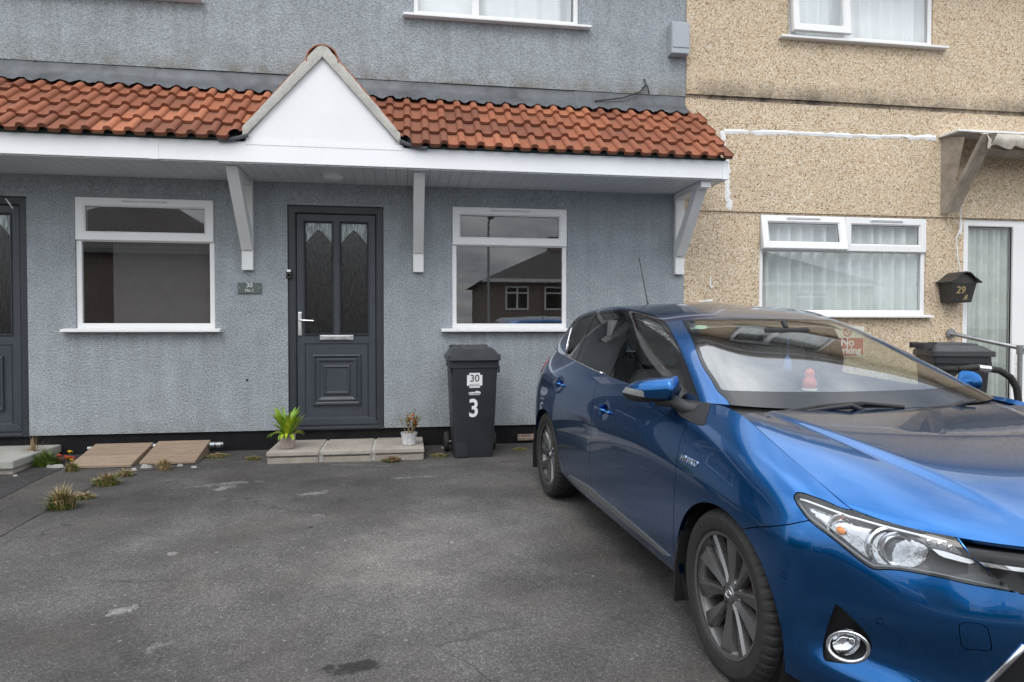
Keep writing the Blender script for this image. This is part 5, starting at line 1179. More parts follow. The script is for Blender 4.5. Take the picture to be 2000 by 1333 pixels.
# greenhouse
gl = (SG.V, SG.F); RG = SG.sr[-1]
rt = SG.px(1500, 624)[1]
wl_ = SG.poly([(1334, 627), (1342, 644), (1352, 661.5), (1373, 710), (1391, 745), (1405, 764), (1420, 781)])
wpoly = np.vstack([smooth_poly(wl_, False), [(wl_[-1, 0], -.1), (-.2, -.1), (-.2, rt)], SG.poly([(1480, 624), (1405, 625), (1350, 625.5)])])
ws, gl = cut(gl, wpoly, .0015)
sd_ = sdf(ws[0][:, 3:5], wpoly); rr_ = ws[0][:, 4]
clear_f = np.minimum(sd_-.020, rr_-.085+.0*sd_); clear_f = np.minimum(clear_f, 1.)
clear = clip(*ws, clear_f); frit = clip(*ws, -clear_f)
D_OUT = [(1104,700),(1104,690),(1108,670),(1114,645),(1121,627),(1135,619),(1157,613),(1190,608),(1225,606),(1252,608.5),(1280,617),(1300,630),(1316,654),(1330,685),(1345,724),(1361,770)]
dp = SG.poly(D_OUT); dp[0, 1] = -.05; dp[-1, 1] = -.05; dp[0, 0] += .0
dlo, gl = cut(gl, dp, .0012)
def glassp(pts, low):
    P = SG.poly(pts)
    for i in low: P[i, 1] = .012
    return P
q1 = glassp([(1108,692),(1112,672),(1117,648),(1124,630),(1140,621),(1156,617),(1138,655),(1121,696)], (0, 7)); quarter_g, dlo = cut(dlo, q1, .0008)
q2 = glassp([(1126,700),(1142,662),(1163,615),(1190,612),(1222,610),(1206,660),(1178,727)], (0, 6)); rear_g, dlo = cut(dlo, q2, .0008)
q3 = glassp([(1191,736),(1210,688),(1238,612),(1268,619),(1290,631),(1306,654),(1320,685),(1334,720),(1337,735),(1331,770)], (0, 9)); front_g, dlo = cut(dlo, q3, .0008)
rg = np.vstack([SG.poly([(-3.22, .50, 1.07), (-3.14, .50, 1.16), (-3.03, .44, 1.29)]), [(SG.sc[-1]+.2, SG.pt(-3.02, 0, 1.32)[1]), (SG.sc[-1]+.2, SG.pt(-3.24, 0, 1.06)[1])]]); rearw, gl = cut(gl, rg, .0015)
roof_o = whole('roof', gl, 'paint', rim=.02)
wso = whole('windscreen', clear, 'car_glass', rim=0); whole('windscreen_border', frit, 'gloss_black', wso, rim=0); whole('rear_window', rearw, 'privacy_glass', rim=0)
pair('window_frame', dlo, 'gloss_black', rim=.012, offset=-.001); pair('quarter_glass', quarter_g, 'privacy_glass', rim=0, offset=-.003); pair('door_glass', rear_g, 'privacy_glass', rim=0, offset=-.003); pair('door_glass', front_g, 'door_glass', rim=0, offset=-.003)
def mirror_obj(name, V, Fc, mat, par=None, **kw):      # a part and its mirror image on the other side of the car
    V = np.asarray(V, float); a = mesh_obj(name, V, Fc, mat, par[0] if isinstance(par, tuple) else (par or car), **kw); b = mesh_obj(name, V*[1, -1, 1], [f[::-1] for f in Fc], mat, par[1] if isinstance(par, tuple) else (par or car), **kw); return a, b
def strip_tube(name, pts, r, mat, surf=SB, off=.002, par=None, n=8):
    P = [surf.at(u, v, off)[0] for u, v in pts]; m = MB().tube(P, r, n); return mirror_obj(name, m.v, m.f, mat, par, smooth=True)
# chrome waist strip
P = []
for c in np.linspace(SG.px(1104, 693)[0], SG.px(1178, 730)[0], 20):
    i = np.argmin(np.abs(SG.sc-c)); P.append(SG.V[i*SG.nr][:3]+[0, -.004, .004])
m = MB().tube(P, .0065, 6); mirror_obj('waist_strip', m.v, m.f, 'chrome', smooth=True)
try:
    strip_tube('waist_strip', [(1105.5, 690), (1109, 670), (1115, 645), (1121, 629)], .005, 'chrome', SG)
except Exception as ex: print('strip', ex)
# sill moulding and rocker
mp = SB.poly([(1108, 926), (1120, 932), (1152, 951), (1230, 1016), (1309, 1086), (1300, 1084), (1226, 1024), (1156, 967), (1120, 943)])
md, _ = cut((SB.V, SB.F), mp, 0.); pair('sill_moulding', md, 'moulding_grey', rim=.012, offset=.008)
V = []; xs_ = np.linspace(-.36, -2.24, 24)
for x_ in xs_:
    qq = .846
    V += [(x_, -qq+.001, .268), (x_, -qq+.006, .235), (x_, -qq+.03, .205), (x_, -.74, .195)]
mirror_obj('rocker_panel', V, grid_faces(24, 4), 'paint', smooth=True)
# ---- headlight internals
LF = len(lens[1]); (la, lb2) = finish(*lens, rim=.05); ho = tuple(mesh_obj('headlight', v[:len(lens[0])], f[:LF], 'clear_plastic', car, smooth=True) for v, f in (la, lb2))
for (v, f), o in zip((la, lb2), ho):
    mesh_obj('housing_wall', v, f[LF:], 'bezel_grey', o, smooth=True)
def sub(name, mesh, mat, off, rim=0.):
    if not len(mesh[1]): print('EMPTY', name); return
    for (v, f), o in zip(finish(*mesh, rim=rim, offset=off), ho): mesh_obj(name, v, f, mat, o, smooth=True)
sub('housing', lens, 'bezel_grey', -.040)
HC = SB.poly([(1573, 982), (1600, 988), (1650, 1006), (1700, 1024), (1760, 1042), (1800, 1060), (1812, 1080), (1800, 1100), (1765, 1110), (1730, 1106), (1690, 1090), (1640, 1048), (1600, 1014)])
refl, _ = cut(lens, smooth_poly(HC, n=4), 0.)
V = refl[0].copy(); V[:, :3] += 0; rf = rng.standard_normal(len(V))*0
sub('reflector', (V, refl[1]), 'lamp_chrome', -.034)
dr_p = SB.poly([(1817, 1070), (1840, 1076), (1904, 1096), (1906, 1104), (1880, 1099), (1838, 1088)]); drl, _ = cut(lens, dr_p, 0.); sub('running_light', drl, 'drl_white', -.012, .01)
dr_p = SB.poly([(1786, 1046), (1850, 1058), (1866, 1066), (1884, 1086), (1850, 1078), (1815, 1068)]); drl, _ = cut(lens, dr_p, 0.); sub('led_panel', drl, 'bezel_grey', -.014, .01)
def hl_lathe(name, u, v, off, prof, mat, n=28, tilt=(.93, -.30, .05)):
    p, _n = SB.at(u, v, off); d = Vector(tilt).normalized(); Rm = d.to_track_quat('Z', 'Y').to_matrix()
    m = MB().lathe(prof, n); V = np.array([tuple(Rm@Vector(q)) for q in m.v])+p; return mirror_obj(name, V, m.f, mat, ho, smooth=True, sharp=40)
hl_lathe('projector_ring', 1750, 1075, -.035, [(.050, -.02), (.050, .004), (.046, .012), (.040, .010), (.036, .0), (.036, -.02)], 'chrome'); hl_lathe('projector_lens', 1750, 1075, -.030, [(.036, -.002), (.033, .010), (.026, .018), (.014, .024), (0, .026)], 'clear_plastic'); hl_lathe('projector_back', 1750, 1075, -.034, [(0, -.006), (.02, -.004), (.037, .002)], 'bezel_grey')
hl_lathe('projector_cup', 1728, 1068, -.050, [(.062, -.01), (.064, .012), (.058, .016), (.04, -.005), (0, -.02)], 'chrome')
for u, v in ((1815, 1056), (1836, 1062), (1857, 1068)): hl_lathe('led', u, v, -.012, [(.0085, -.006), (.0085, .003), (.006, .005), (0, .004)], 'chrome', 14)
hl_lathe('indicator_bulb', 1640, 1036, -.020, [(.011, -.012), (.012, .006), (.008, .014), (0, .017)], 'amber', 16); hl_lathe('indicator_cup', 1636, 1022, -.032, [(.040, .008), (.034, -.004), (.018, -.014), (0, -.016)], 'chrome', 20)
for k in range(5):
    a = np.array([1604+k*26, 1006+k*14.]); strip = [SB.at(a[0]-12, a[1]-2, -.024)[0], SB.at(a[0]+24, a[1]+30, -.024)[0]]
    m = MB().tube(strip, .0016, 5); mirror_obj('reflector_rib', m.v, m.f, 'steel', ho)
strip_tube('lens_rim', [(1560, 972), (1575, 975), (1615, 989), (1660, 1005), (1720, 1023), (1790, 1041), (1850, 1056)], .0035, 'drl_white', SB, -.012, ho)
strip_tube('lens_rim', [(1557, 978), (1566, 992), (1583, 1013), (1618, 1040), (1652, 1068), (1688, 1095), (1706, 1106), (1755, 1108), (1825, 1120), (1895, 1135), (1970, 1151)], .005, 'bezel_grey', SB, -.005, ho)
# ---- grilles and fog lamp
whole('grille_backing', grille, 'gloss_black', bumper_o, rim=.02, offset=-.030); whole('lower_grille', lowgrille, 'black_plastic', bumper_o, rim=.03, offset=-.035)
gch = np.vstack([SB.poly([(1908, 1097), (1914, 1105)]), [(-.2, rz(.652)), (-.2, rz(.674))]])
gb, _ = cut(grille, gch, 0.); whole('grille_bar', gb, 'chrome', bumper_o, rim=.02, offset=-.004)
for zz in (.33, .40, .46):
    m = MB(); P = [(SB.G[i, np.argmin(np.abs(SB.vs-3*zz/.46)) if 0 else 0, 0], 0, 0) for i in range(1)]
    pts = [(.872-.55*(yy/.6)**2-.03, yy, zz) for yy in np.linspace(-.40, .40, 17)]; MB().tube(pts, .009, 6).build('grille_slat', 'black_plastic', bumper_o, smooth=True)
lpt = [(1912, 1352), (1928, 1334), (1964, 1298), (2001, 1260)]; strip_tube('grille_trim', lpt, .008, 'steel', SB, .002, (bumper_o, bumper_o))
pair('fog_bezel', fog, 'black_plastic', bumper_o, rim=.02, offset=-.034)
_fr = finish(*fog, rim=.036)
for _v, _f in _fr: mesh_obj('fog_surround', _v, _f[len(fog[1]):], 'black_plastic', bumper_o, smooth=True)

V, Fc = fog
def pxring(cu, cv, a, b, ang, off, n=28):
    ca, sa = math.cos(ang), math.sin(ang)
    return [SB.at(cu+a*math.cos(t)*ca-b*math.sin(t)*sa, cv+a*math.cos(t)*sa+b*math.sin(t)*ca, off)[0] for t in np.linspace(0, 2*math.pi, n, False)]
def closed_tube(P, r, n=8):
    P = [Vector(p) for p in P]; m = len(P); V = []; Fc = []; c = sum(P, Vector())/m
    nn = sum(((P[i]-c).cross(P[(i+1) % m]-c) for i in range(m)), Vector()).normalized()
    for i in range(m):
        d = (P[(i+1) % m]-P[i-1]).normalized(); u = d.cross(nn).normalized(); w = u.cross(d)
        V += [P[i]+(u*math.cos(6.2832*k/n)+w*math.sin(6.2832*k/n))*r for k in range(n)]
    for i in range(m):
        j = (i+1) % m
        for k in range(n): Fc.append((i*n+k, i*n+(k+1) % n, j*n+(k+1) % n, j*n+k))
    return V, Fc
V, Fc = closed_tube(pxring(1657, 1263, 41, 29, R(14), .002), .0065); mirror_obj('fog_ring', V, Fc, 'chrome', (bumper_o, bumper_o), smooth=True)
rings = [pxring(1651, 1257, 26*k, 23*k, 0, o, 24) for k, o in ((1, -.012), (.92, -.006), (.7, -.002), (.4, .0), (.05, .001))]
V = [p for r_ in rings for p in r_]; Fc = [(i*24+k, i*24+(k+1) % 24, (i+1)*24+(k+1) % 24, (i+1)*24+k) for i in range(4) for k in range(24)]
mirror_obj('fog_lens', V, Fc, 'clear_plastic', (bumper_o, bumper_o), smooth=True)
rings = [pxring(1651, 1257, 26*k, 23*k, 0, o, 24) for k, o in ((1.02, -.012), (.8, -.020), (.5, -.028), (.1, -.030))]
V = [p for r_ in rings for p in r_]; Fc = [(i*24+k, i*24+(k+1) % 24, (i+1)*24+(k+1) % 24, (i+1)*24+k) for i in range(3) for k in range(24)]
mirror_obj('fog_reflector', V, Fc, 'chrome', (bumper_o, bumper_o), smooth=True)
# ---- cowl and wipers
V = []; n = 21
for q in np.linspace(-.705, .705, n):
    aq = abs(q); xb = -.165+.0*aq; zb = np.interp(aq, [0, .33, .55, .66, .72], [.963, .966, .97, .975, .975])-.022
    xw = np.interp(aq, [0, .35, .57, .675, .73], [-.18, -.20, -.25, -.31, -.40]); zw = np.interp(aq, [0, .35, .57, .675, .73], [.975, .978, .985, .990, .988])
    V += [(xb+.05, q, zb-.05), (xb-.012, q, zb), (min(xw, xb-.03)+.012, q, zw-.02), (xw-.05, q, zw+.004)]
mesh_obj('cowl_panel', V, grid_faces(n, 4), 'black_plastic', car, smooth=True)
def wiper(arm, blade):
    def wp(u, v, off):
        h = SG.hit(u, v)
        if h[0] is None or h[0].x < -1.: 
            d = car_ray(u, v); t = (-.19-CAMC[0])/d[0]; return CAMC+d*t
        nn = np.array(h[1]); nn = nn if nn@car_ray(u, v) < 0 else -nn; return np.array(h[0])+nn*off
    P = [wp(*p, .018) for p in arm]; w = MB().tube(P, [.013, .010, .008, .006][:len(P)] if len(P) <= 4 else .009, 8).build('wiper_arm', 'black_plastic', car, smooth=True)
    Q = [wp(*p, .010) for p in blade]; MB().tube(Q, .0075, 6).build('wiper_blade', 'black_plastic', w)
wiper([(1690, 805), (1660, 799), (1600, 800), (1545, 807)], [(1530, 805), (1600, 797), (1680, 791), (1765, 795)])
wiper([(1880, 786), (1850, 797), (1790, 803), (1725, 807)], [(1690, 802), (1780, 800), (1850, 794), (1905, 783)])
# ---- door mirror
def mirror_cap():
    A = np.array([-.560, -.790, 1.030]); Bv = np.array([-.770, -.967, 1.004]); V = []; n = 22; k = 26
    lat = (Bv-A); Ll = np.linalg.norm(lat); lat /= Ll; f = np.array([lat[1], -lat[0], 0]); f = f/np.linalg.norm(f); f = f if f[0] > 0 else -f; upv = np.array([0, 0, 1.])
    for i in range(n+1):
        t = i/n; a = .062*min(1, (max(t, 0)/.06+.35))*(1-max(0, (t-.45)/.55)**2.4*.55); 
        if i == n: a *= .3
        if i == n-1: a *= .72
        dpt = .078*(1-max(0, (t-.3)/.7)**2*.62)
        for j in range(k):
            w = 2*math.pi*j/k; c, s_ = math.cos(w), math.sin(w); fx = dpt*(abs(c)**.75)*np.sign(c) if c > 0 else .030*c
            V.append(A+lat*Ll*t+f*(fx-.02)+upv*(a*abs(s_)**.8*np.sign(s_)*(1. if s_ > 0 else .85)-.012*t))
    Fc = [(i*k+j, i*k+(j+1) % k, (i+1)*k+(j+1) % k, (i+1)*k+j) for i in range(n) for j in range(k)]+[tuple(range(k))[::-1], tuple(n*k+j for j in range(k))]
    return np.array(V), Fc, A, lat, Ll, f
V, Fc, A, lat, Ll, f = mirror_cap(); s = V[:, 2]-(1.030-.052+.018*((V-A)@lat)/Ll)
top = clip(V, Fc, s-.001); bot = clip(V, Fc, -s-.001)
ind_s = (.56-((V-A)@lat)/Ll); 
mh = mirror_obj('door_mirror', top[0], top[1], 'paint', smooth=True, sharp=60); mirror_obj('mirror_base', bot[0], bot[1], 'black_plastic', mh, smooth=True, sharp=60)
# turn signal strip on the outer lower edge of the cap
Vt, Ft = top; st = ((Vt-A)@lat)/Ll; zz = Vt[:, 2]-(1.030-.052+.018*st); ff = (Vt-A)@f
sig = clip(Vt, Ft, np.minimum(np.minimum(st-.50, .030-zz), ff-.004)); N = normals(*sig); mirror_obj('turn_signal', sig[0]+np.sign((N*((sig[0]-A-lat*Ll*.6))).sum())*N*.0025, sig[1], 'signal_clear', mh, smooth=True)
m = MB(); P0 = np.array([-.43, -.765, .985]); m.tube([A+lat*.10+[0, 0, -.055], A+lat*.01+[0, 0, -.055], (A+P0)/2+[0, 0, -.055], P0+[0, .02, -.04]], [.022, .030, .030, .036], 10); mirror_obj('mirror_stalk', m.v, m.f, 'black_plastic', mh, smooth=True)
# ---- handles, badge, aerial
for (p, n_), o in zip(HND, (fdo, rdo)):
    p = p+np.array([0, .000, 0])
    P = [p+[-.085, .004, .004], p+[-.07, -.018, .005], p+[0, -.026, .006], p+[.05, -.022, .005], p+[.068, -.004, .003]]
    m = MB().tube(P, [.006, .010, .011, .010, .006], 10); mirror_obj('door_handle', m.v, m.f, 'paint', o, smooth=True)
    m = MB().tube([p+[.078, .004, 0], p+[.084, -.012, 0], p+[.112, -.012, 0], p+[.118, .004, 0]], .009, 8); mirror_obj('lock_cover', m.v, m.f, 'paint', o, smooth=True)
p, n_ = SB.at(1346, 900.5, .002); upv = np.array([0, n_[2], -n_[1]]); upv = upv/np.linalg.norm(upv); upv = upv if upv[2] > 0 else -upv
text_obj('hybrid_badge', 'HYBRID', .034, 'chrome', car, p, (1, 0, 0), upv, sx=1.25, fw=.0012, shear=.25)
p = np.array(SG.hit(1268, 596)[0]) if SG.hit(1268, 596)[0] is not None else np.array([-2.5, -.3, 1.42])
ab = np.array([-2.62, .02, 1.418])
d1 = car_ray(1266, 590); t1 = (ab[0]-CAMC[0])/d1[0]; ab = CAMC+d1*t1; d2 = car_ray(1248, 504); ae = CAMC+d2*((ab[0]-.12-CAMC[0])/d2[0]); ab[2] -= .03
MB().tube([ab, ab+(ae-ab)*.12, ae], [.012, .005, .003], 8).build('aerial', 'black_plastic', car)
# ---- wheels
def make_wheel():
    T_ = MB(); n = 300; prof = [(.225, .088), (.240, .102), (.262, .109), (.285, .1085), (.300, .100), (.3095, .090), (.3145, .078), (.3165, .062), (.3175, .052), (.310, .050), (.310, .044), (.3175, .042), (.318, .008), (.310, .006), (.310, -.006), (.318, -.008), (.3175, -.042), (.310, -.044), (.310, -.05), (.3175, -.052), (.3145, -.078), (.3, -.10), (.27, -.109), (.225, -.09)]
    V = []; m = len(prof)
    for k in range(n):
        a = 2*math.pi*k/n
        for i, (r, w) in enumerate(prof):
            if k % 6 in (0, 1) and 4 <= i <= 7: r -= .0042
            V.append((r*math.cos(a), -w, r*math.sin(a)))
    Fc = [(k*m+i, k*m+i+1, ((k+1) % n)*m+i+1, ((k+1) % n)*m+i) for k in range(n) for i in range(m-1)]
    parts = [('tyre', V, Fc, 'rubber', 24)]
    L = MB().lathe([(.2185, .094), (.2305, .0975), (.233, .092), (.226, .080), (.2165, .074), (.208, .040), (.204, -.05), (.21, -.09)], 96, 'y'); parts.append(('rim', [(x, -y, z) for x, y, z in L.v], L.f, 'alloy', 40))
    L = MB().lathe([(0, .02), (.155, .02), (.158, .012), (.158, -.005), (0, -.005)], 48, 'y'); parts.append(('brake_disc', [(x, -y, z) for x, y, z in L.v], L.f, 'brake', 40))
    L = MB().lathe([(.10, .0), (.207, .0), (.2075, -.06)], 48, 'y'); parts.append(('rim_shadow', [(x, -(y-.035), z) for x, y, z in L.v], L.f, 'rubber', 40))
    for i in range(10):
        base = R(72*(i//2)+18+90); off = R(-15.5 if i % 2 == 0 else 15.5); th = base+off; sg = -1 if i % 2 == 0 else 1
        S_ = []
        for r, w0_, wl, wr, kk in ((.040, .072, .017, .017, .0), (.075, .070, .019, .016, .0), (.12, .073, .031, .019, .01), (.17, .079, .043, .022, .02), (.205, .083, .053, .026, .03), (.221, .084, .058, .028, .035)):
            c = th+sg*kk*.6; er = np.array([math.cos(c), 0, math.sin(c)]); et = np.array([-math.sin(c), 0, math.cos(c)])*sg
            P = er*r
            S_ += [P-et*wr+[0, -(w0_-.030), 0], P-et*wr*.8+[0, -(w0_-.006), 0], P-et*wr*.35+[0, -(w0_+.003), 0], P+et*wl*.8+[0, -(w0_-.008), 0], P+et*wl+[0, -(w0_-.032), 0]]
        Fc = [(a*5+b, a*5+b+1, a*5+6+b, a*5+5+b) if sg < 0 else (a*5+b, a*5+5+b, a*5+6+b, a*5+b+1) for a in range(5) for b in range(4)]
        parts.append(('spoke', S_, Fc, 'alloy', 25))
    L = MB().lathe([(0, .074), (.030, .074), (.033, .070), (.036, .071), (.048, .066), (.062, .060), (.068, .045), (.07, .02)], 40, 'y'); parts.append(('hub', [(x, -y, z) for x, y, z in L.v], L.f, 'alloy', 35))
    for i in range(5):
        a = R(72*i+18+90+36); L = MB().lathe([(0, .058), (.008, .058), (.0105, .052), (.0105, .04)], 12, 'y', T=lambda q: (q[0]+.050*math.cos(a), -q[1]-.006, q[2]+.050*math.sin(a))); parts.append(('wheel_nut', L.v, L.f, 'alloy_bright', 35))
    E_ = MB()
    for cx_, cz_, ra, rb in ((0, 0, .023, .0165), (0, .0075, .0135, .0065), (0, 0, .0065, .0155)):
        P = [(cx_+ra*math.cos(t), -.0755, cz_+rb*math.sin(t)) for t in np.linspace(0, 2*math.pi, 24, False)]; v, f_ = closed_tube(P, .0016, 5); E_.add(v, f_)
    parts.append(('emblem', E_.v, E_.f, 'chrome', None))
    return parts
wp_ = make_wheel(); WM = None
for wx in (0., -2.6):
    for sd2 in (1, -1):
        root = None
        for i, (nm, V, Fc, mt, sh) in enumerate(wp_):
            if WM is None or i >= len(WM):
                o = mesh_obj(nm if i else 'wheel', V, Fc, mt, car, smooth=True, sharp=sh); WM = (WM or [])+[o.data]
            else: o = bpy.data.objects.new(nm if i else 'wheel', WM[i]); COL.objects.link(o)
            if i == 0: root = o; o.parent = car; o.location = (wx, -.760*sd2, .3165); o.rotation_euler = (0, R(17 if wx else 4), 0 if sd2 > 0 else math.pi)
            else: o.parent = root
        m = MB(); V = []; n = 24
        for q in (.50, .845):
            for k in range(n+1): t = R(-28+236*k/n); V.append((wx+.378*math.cos(t), -q*sd2, .313+.350*math.sin(t)))
        mesh_obj('arch_liner', V, grid_faces(2, n+1), 'black_plastic', car, smooth=True); V = [(wx, -.50*sd2, .3)]+[(wx+.38*math.cos(R(-28+236*k/n)), -.50*sd2, .313+.352*math.sin(R(-28+236*k/n))) for k in range(n+1)]
        mesh_obj('arch_inner', V, [(0, k+1, k+2) for k in range(n)], 'black_plastic', car)
        bx = wx-.395
        V, Fc = loft([[(bx+.0, -.70*sd2, .13), (bx+.012, -.70*sd2, .13), (bx+.012, -.872*sd2, .13), (bx, -.872*sd2, .13)], [(bx+.012, -.70*sd2, .30), (bx+.024, -.70*sd2, .30), (bx+.024, -.876*sd2, .30), (bx+.012, -.876*sd2, .30)], [(bx+.045, -.70*sd2, .46), (bx+.057, -.70*sd2, .46), (bx+.057, -.868*sd2, .46), (bx+.045, -.868*sd2, .46)]]); mesh_obj('mud_flap', V, Fc, 'black_plastic', car)
# ---- underbody and cabin
MB().box(-3.2, .66, -.50, .50, .20, .24).build('floor_pan', 'interior_dark', car); MB().box(-2.2, -.42, -.80, .80, .24, .27).build('floor_pan', 'interior_dark', car); MB().box(-.40, -.37, -.76, .76, .25, .90).build('bulkhead', 'interior_dark', car); MB().box(.55, .60, -.55, .55, .25, .66).build('radiator', 'interior_dark', car)
V = []; n = 17
for q in np.linspace(-.70, .70, n):
    e = .03*abs(q)**2
    for x_, z_ in ((-.30, .93), (-.42, .955), (-.60, .965), (-.78, .945), (-.86, .90), (-.88, .80), (-.80, .62)): V.append((x_-e, q, z_+(.018 if q < -.12 and q > -.62 and -.8 < x_ < -.5 else 0)))
mesh_obj('dashboard', V, grid_faces(n, 7), 'interior_dark', car, smooth=True)
def seat(x, y, w=.50, hd=True):
    V, Fc = loft([rrect(x-.24, x+.27, y-w/2, y+w/2, .36, .08), rrect(x-.24, x+.30, y-w/2, y+w/2, .46, .08), rrect(x-.22, x+.27, y-w/2+.03, y+w/2-.03, .53, .08)]); so_ = mesh_obj('seat', V, Fc, 'interior_grey', car, smooth=True, sharp=50)
    S_ = []
    for z_, xo, ww, dd in ((.46, -.20, w/2, .07), (.60, -.23, w/2, .075), (.80, -.29, w/2-.01, .07), (.95, -.34, w/2-.05, .055), (1.02, -.36, w/2-.11, .04)): S_.append(rrect(x+xo-dd, x+xo+dd, y-ww, y+ww, z_, .04))
    V, Fc = loft(S_); mesh_obj('backrest', V, Fc, 'interior_grey', so_, smooth=True, sharp=50)
    if hd:
        V, Fc = loft([rrect(x-.42, x-.33, y-.12, y+.12, 1.05, .04), rrect(x-.44, x-.33, y-.135, y+.135, 1.12, .04), rrect(x-.44, x-.35, y-.12, y+.12, 1.21, .04), rrect(x-.43, x-.37, y-.09, y+.09, 1.235, .03)]); mesh_obj('headrest', V, Fc, 'interior_grey', so_, smooth=True, sharp=50)
seat(-1.35, -.37); seat(-1.35, .37); seat(-2.25, -.36, .62); seat(-2.25, .36, .62)
cst = np.array([-.98, -.37, .88]); P = [cst+np.array([.075*math.sin(t), .185*math.cos(t), .17*math.sin(t)]) for t in np.linspace(0, 2*math.pi, 40, False)]; V, Fc = closed_tube(P, .014); stw = mesh_obj('steering_wheel', V, Fc, 'interior_dark', car, smooth=True)
MB().bar(cst+[.0, -.17, 0], cst+[0, .17, 0], .03, .02).bar(cst+[-.06, 0, -.14], cst, .03, .02).lathe([(0, .02), (.06, .015), (.065, 0)], 20, T=lambda q: tuple(cst+np.array([-q[2], q[0], q[1]]))).build('wheel_hub', 'interior_dark', stw)
hl = surface([[(x-.0, max(q-.03, 0), z-.035) for x, q, z in col[3:]] for col in GH], .06, .06, True, True, lam=.7, mirtop=True); whole('headliner', (hl.V, hl.F), 'headliner', rim=0)
m = MB(); m.box(-.93, -.90, -.13, .13, 1.235, 1.30); m.build('rear_view_mirror', 'interior_dark', car, bevel=.012); MB().bar((-.92, 0, 1.30), (-.95, 0, 1.335), .02, .02).build('mirror_mount', 'interior_dark', car)
def screen_pt(u, v, x_):
    d = car_ray(u, v); return CAMC+d*((x_-CAMC[0])/d[0])
p = screen_pt(1581, 742, -.62); MB().lathe([(0, 0), (.030, 0), (.034, .02), (.030, .045), (.020, .055), (.024, .07), (.020, .088), (.008, .098), (0, .10)], 18, T=lambda q: (p[0]+q[0], p[1]+q[1], p[2]-.045+q[2])).build('dashboard_toy', 'toy_red', car, smooth=True)
MB().lathe([(0, -.006), (.036, -.006), (.036, .004), (0, .004)], 18, T=lambda q: (p[0]+q[0], p[1]+q[1], p[2]-.045+q[2])).build('toy_base', 'paint_white', car)
p = screen_pt(1538, 705, -.90); MB().tube([p+[0, 0, .12], p], .002, 5).tube([p+[0, 0, .03], p+[0, 0, .0], p-[0, 0, .05], p-[0, 0, .07]], [.006, .018, .022, .008], 10).build('hanging_freshener', 'toy_blue', car, smooth=True)
P = [SG.at(1369+13*math.cos(t), 638+4*math.sin(t), -.004)[0] for t in np.linspace(0, 2*math.pi, 20, False)]; mesh_obj('tax_sticker', P, [tuple(range(20))], 'sticker_green', car)
V, Fc = loft([rrect(-1.68, -1.60, -.79, -.75, .30, .01), rrect(-1.74, -1.66, -.70, -.66, 1.33, .01)]); mirror_obj('pillar_trim', V, Fc, 'interior_grey')

# ------------------------------------------------------------------ across the road (seen mirrored in the windows and the paintwork)
def bungalow(label, x0, x1, y0, y1, zb, eave, ridge, wallm, roofm, wins, gdoor=None, fm='upvc_fascia'):
    b = thing('bungalow', label, 'house', ((x0+x1)/2, (y0+y1)/2, zb)); e = zb+eave; r_ = zb+ridge
    MB().add([(x0, y0, zb-1), (x1, y0, zb-1), (x1, y1, zb-1), (x0, y1, zb-1), (x0, y0, e), (x1, y0, e), (x1, y1, e), (x0, y1, e)], [(0, 1, 5, 4), (1, 2, 6, 5), (2, 3, 7, 6), (3, 0, 4, 7)]).build('wall', wallm, b)
    o = .4; h = (y1-y0)/2; ym = (y0+y1)/2; V = [(x0-o, y0-o, e-.1), (x1+o, y0-o, e-.1), (x1+o, y1+o, e-.1), (x0-o, y1+o, e-.1), (x0+h*.9, ym, r_), (x1-h*.9, ym, r_)]
    rf = MB().add(V, [(0, 1, 5, 4), (1, 2, 5), (2, 3, 4, 5), (3, 0, 4), (3, 2, 1, 0)]).build('roof', roofm, b)
    cx_ = x0+h*.9+.3; MB().box(cx_-.4, cx_+.4, ym-.3, ym+.3, r_-.6, r_+.7).build('chimney', 'brick', rf)
    MB().box(x0-o-.02, x1+o+.02, y1+o, y1+o+.03, e-.22, e-.05).build('fascia_board', fm, b)
    for a, c in wins:
        f_ = MB().mould(a, c, zb+1.0, zb+2.2, [(0, y1-.02), (0, y1+.05), (.09, y1+.05), (.09, y1-.02)]); f_.box((a+c)/2-.05, (a+c)/2+.05, y1-.01, y1+.045, zb+1.05, zb+2.15); f_.box(a+.05, c-.05, y1-.01, y1+.044, zb+1.82, zb+1.9); fo = f_.build('window', 'upvc', b)
        MB().add([(a+.08, y1+.015, zb+1.08), (c-.08, y1+.015, zb+1.08), (c-.08, y1+.015, zb+2.12), (a+.08, y1+.015, zb+2.12)], [(0, 3, 2, 1)]).build('glass_pane', 'gloss_black', fo)
    if gdoor: MB().box(gdoor[0], gdoor[1], y1, y1+.04, zb, zb+2.1).build('garage_door', 'upvc', b)
    return b
bungalow('brick bungalow with hipped slate roof reflected in the window beside the black bin', 4.2, 13.5, -36, -27, 1.1, 2.6, 4.6, 'brick', 'roof_slate', ((5.0, 6.2), (7.0, 9.2), (10.5, 12.4)))
bungalow('cream bungalow with a white garage door reflected left of the slate roofed one', -5.5, 2.6, -44, -35, 1.1, 2.6, 4.9, 'cream_render', 'roof_slate', ((-4.5, -2.5), (-1.5, -.2)), (.4, 2.3))
bungalow('dark brick house with brown hipped roof reflected in the window beside the timber ramps', -15.5, -6.6, -29, -20.5, .2, 4.0, 6.6, 'brick', 'roof_tile_far', ((-15.2, -13.9),), fm='room_dark')
bungalow('cream house with brown roof standing across the road from the beige house', 17, 27, -38, -29, 1.1, 2.7, 4.9, 'cream_render', 'roof_tile_far', ((18, 20), (22, 24)))
lp_ = thing('street_lamp', 'grey street lamp reflected in the small top pane of the window beside the bin', 'street lamp', (3.05, -18., -.2))
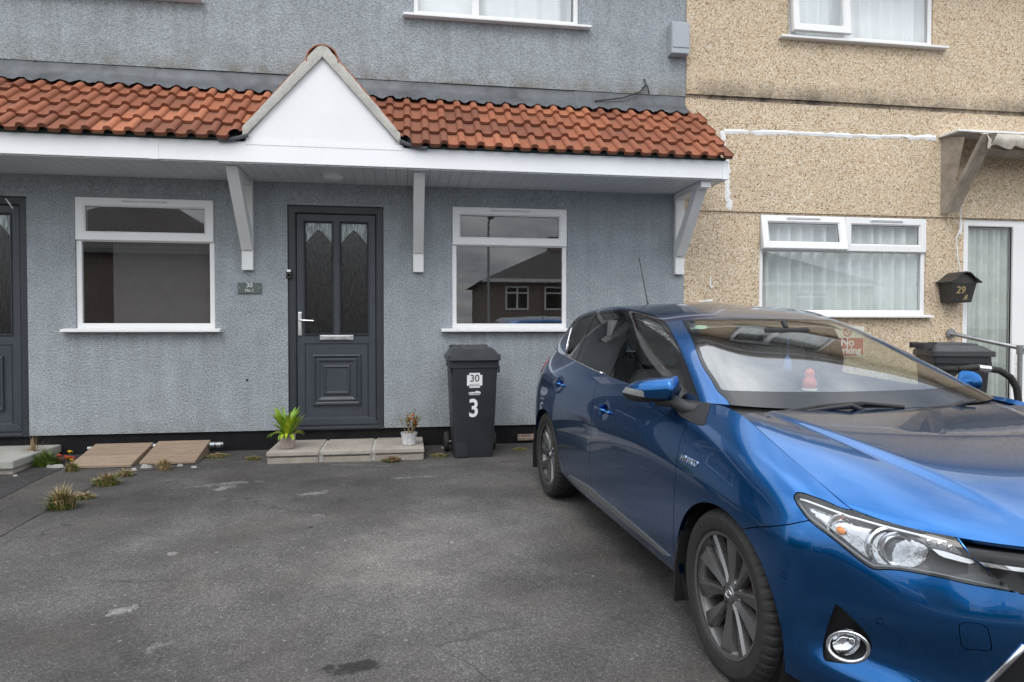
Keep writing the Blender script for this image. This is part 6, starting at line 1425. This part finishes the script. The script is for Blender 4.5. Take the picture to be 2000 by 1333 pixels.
MB().tube([(3.05, -18, -.2), (3.05, -18, 1.2), (3.05, -18, 1.25), (3.05, -18, 5.1)], [.08, .08, .05, .04], 10).build('column', 'ash_metal', lp_, smooth=True, sharp=50); MB().tube([(3.05, -18, 5.05), (3.05, -17.7, 5.15), (3.05, -17.3, 5.18)], .03, 8).build('arm', 'ash_metal', lp_); MB().box(2.95, 3.15, -17.5, -16.95, 5.12, 5.22).build('lantern', 'ash_metal', lp_, bevel=.02)
def hedge(label, x0, x1, y0, y1, z0, h, seed):
    r = np.random.default_rng(seed); n = int((x1-x0)*(h+y1-y0)*260); P = np.stack([r.uniform(x0, x1, n), r.uniform(y0, y1, n), z0+h*r.random(n)**.7], 1); V = []; Fc = []
    for k in range(n):
        d = r.normal(size=3); d /= np.linalg.norm(d); u = np.cross(d, [0.3, .5, 1]); u /= np.linalg.norm(u); w = np.cross(d, u); s_ = r.uniform(.04, .09); b = 4*k
        V += [P[k]+u*s_, P[k]+w*s_*.6, P[k]-u*s_, P[k]-w*s_*.6]; Fc.append((b, b+1, b+2, b+3))
    t = thing('hedge', label, 'hedge', ((x0+x1)/2, (y0+y1)/2, z0)); mesh_obj('foliage', V, Fc, 'leaf_weed', t); MB().box(x0+.1, x1-.1, y0+.1, y1-.1, z0, z0+h*.8).build('core', 'hedge', t)
hedge('clipped green hedge across the road from the grey house', -5.5, 2.0, -20.6, -19.8, -.2, 1.3, 1); hedge('unseen clipped hedge added beside the drive to darken the paintwork reflections', -9.6, -8.8, -9., -2., -.1, 1.7, 2)  # second hedge is out of view, added to give the car side dark reflections
# silver car on the drive beside the photographer, mirrored in the window by the timber ramps
def copy_tree(o, parent):
    c = o.copy(); COL.objects.link(c); c.parent = parent
    for ch in [k for k in CH.get(o.name, [])]: copy_tree(ch, c)
    for sl_ in c.material_slots:
        if sl_.material and sl_.material.name == 'blue_car_paint': sl_.link = 'OBJECT'; sl_.material = M['silver_paint']
    return c
CH = {}
for o in list(COL.objects):
    if o.parent: CH.setdefault(o.parent.name, []).append(o)
c2 = copy_tree(car, None); c2.matrix_world = Matrix.Translation((-4.9, -8.6, gz(-8))) @ Matrix.Rotation(R(91), 4, 'Z')
tag(c2, 'silver five-door hatchback mirrored in the window beside the timber ramps', 'car')
for o in list(COL.objects):
    if o.parent and top_of(o) == c2 and o.name.startswith(('hybrid_badge', 'dashboard_toy', 'toy_base', 'hanging_freshener')): bpy.data.objects.remove(o)
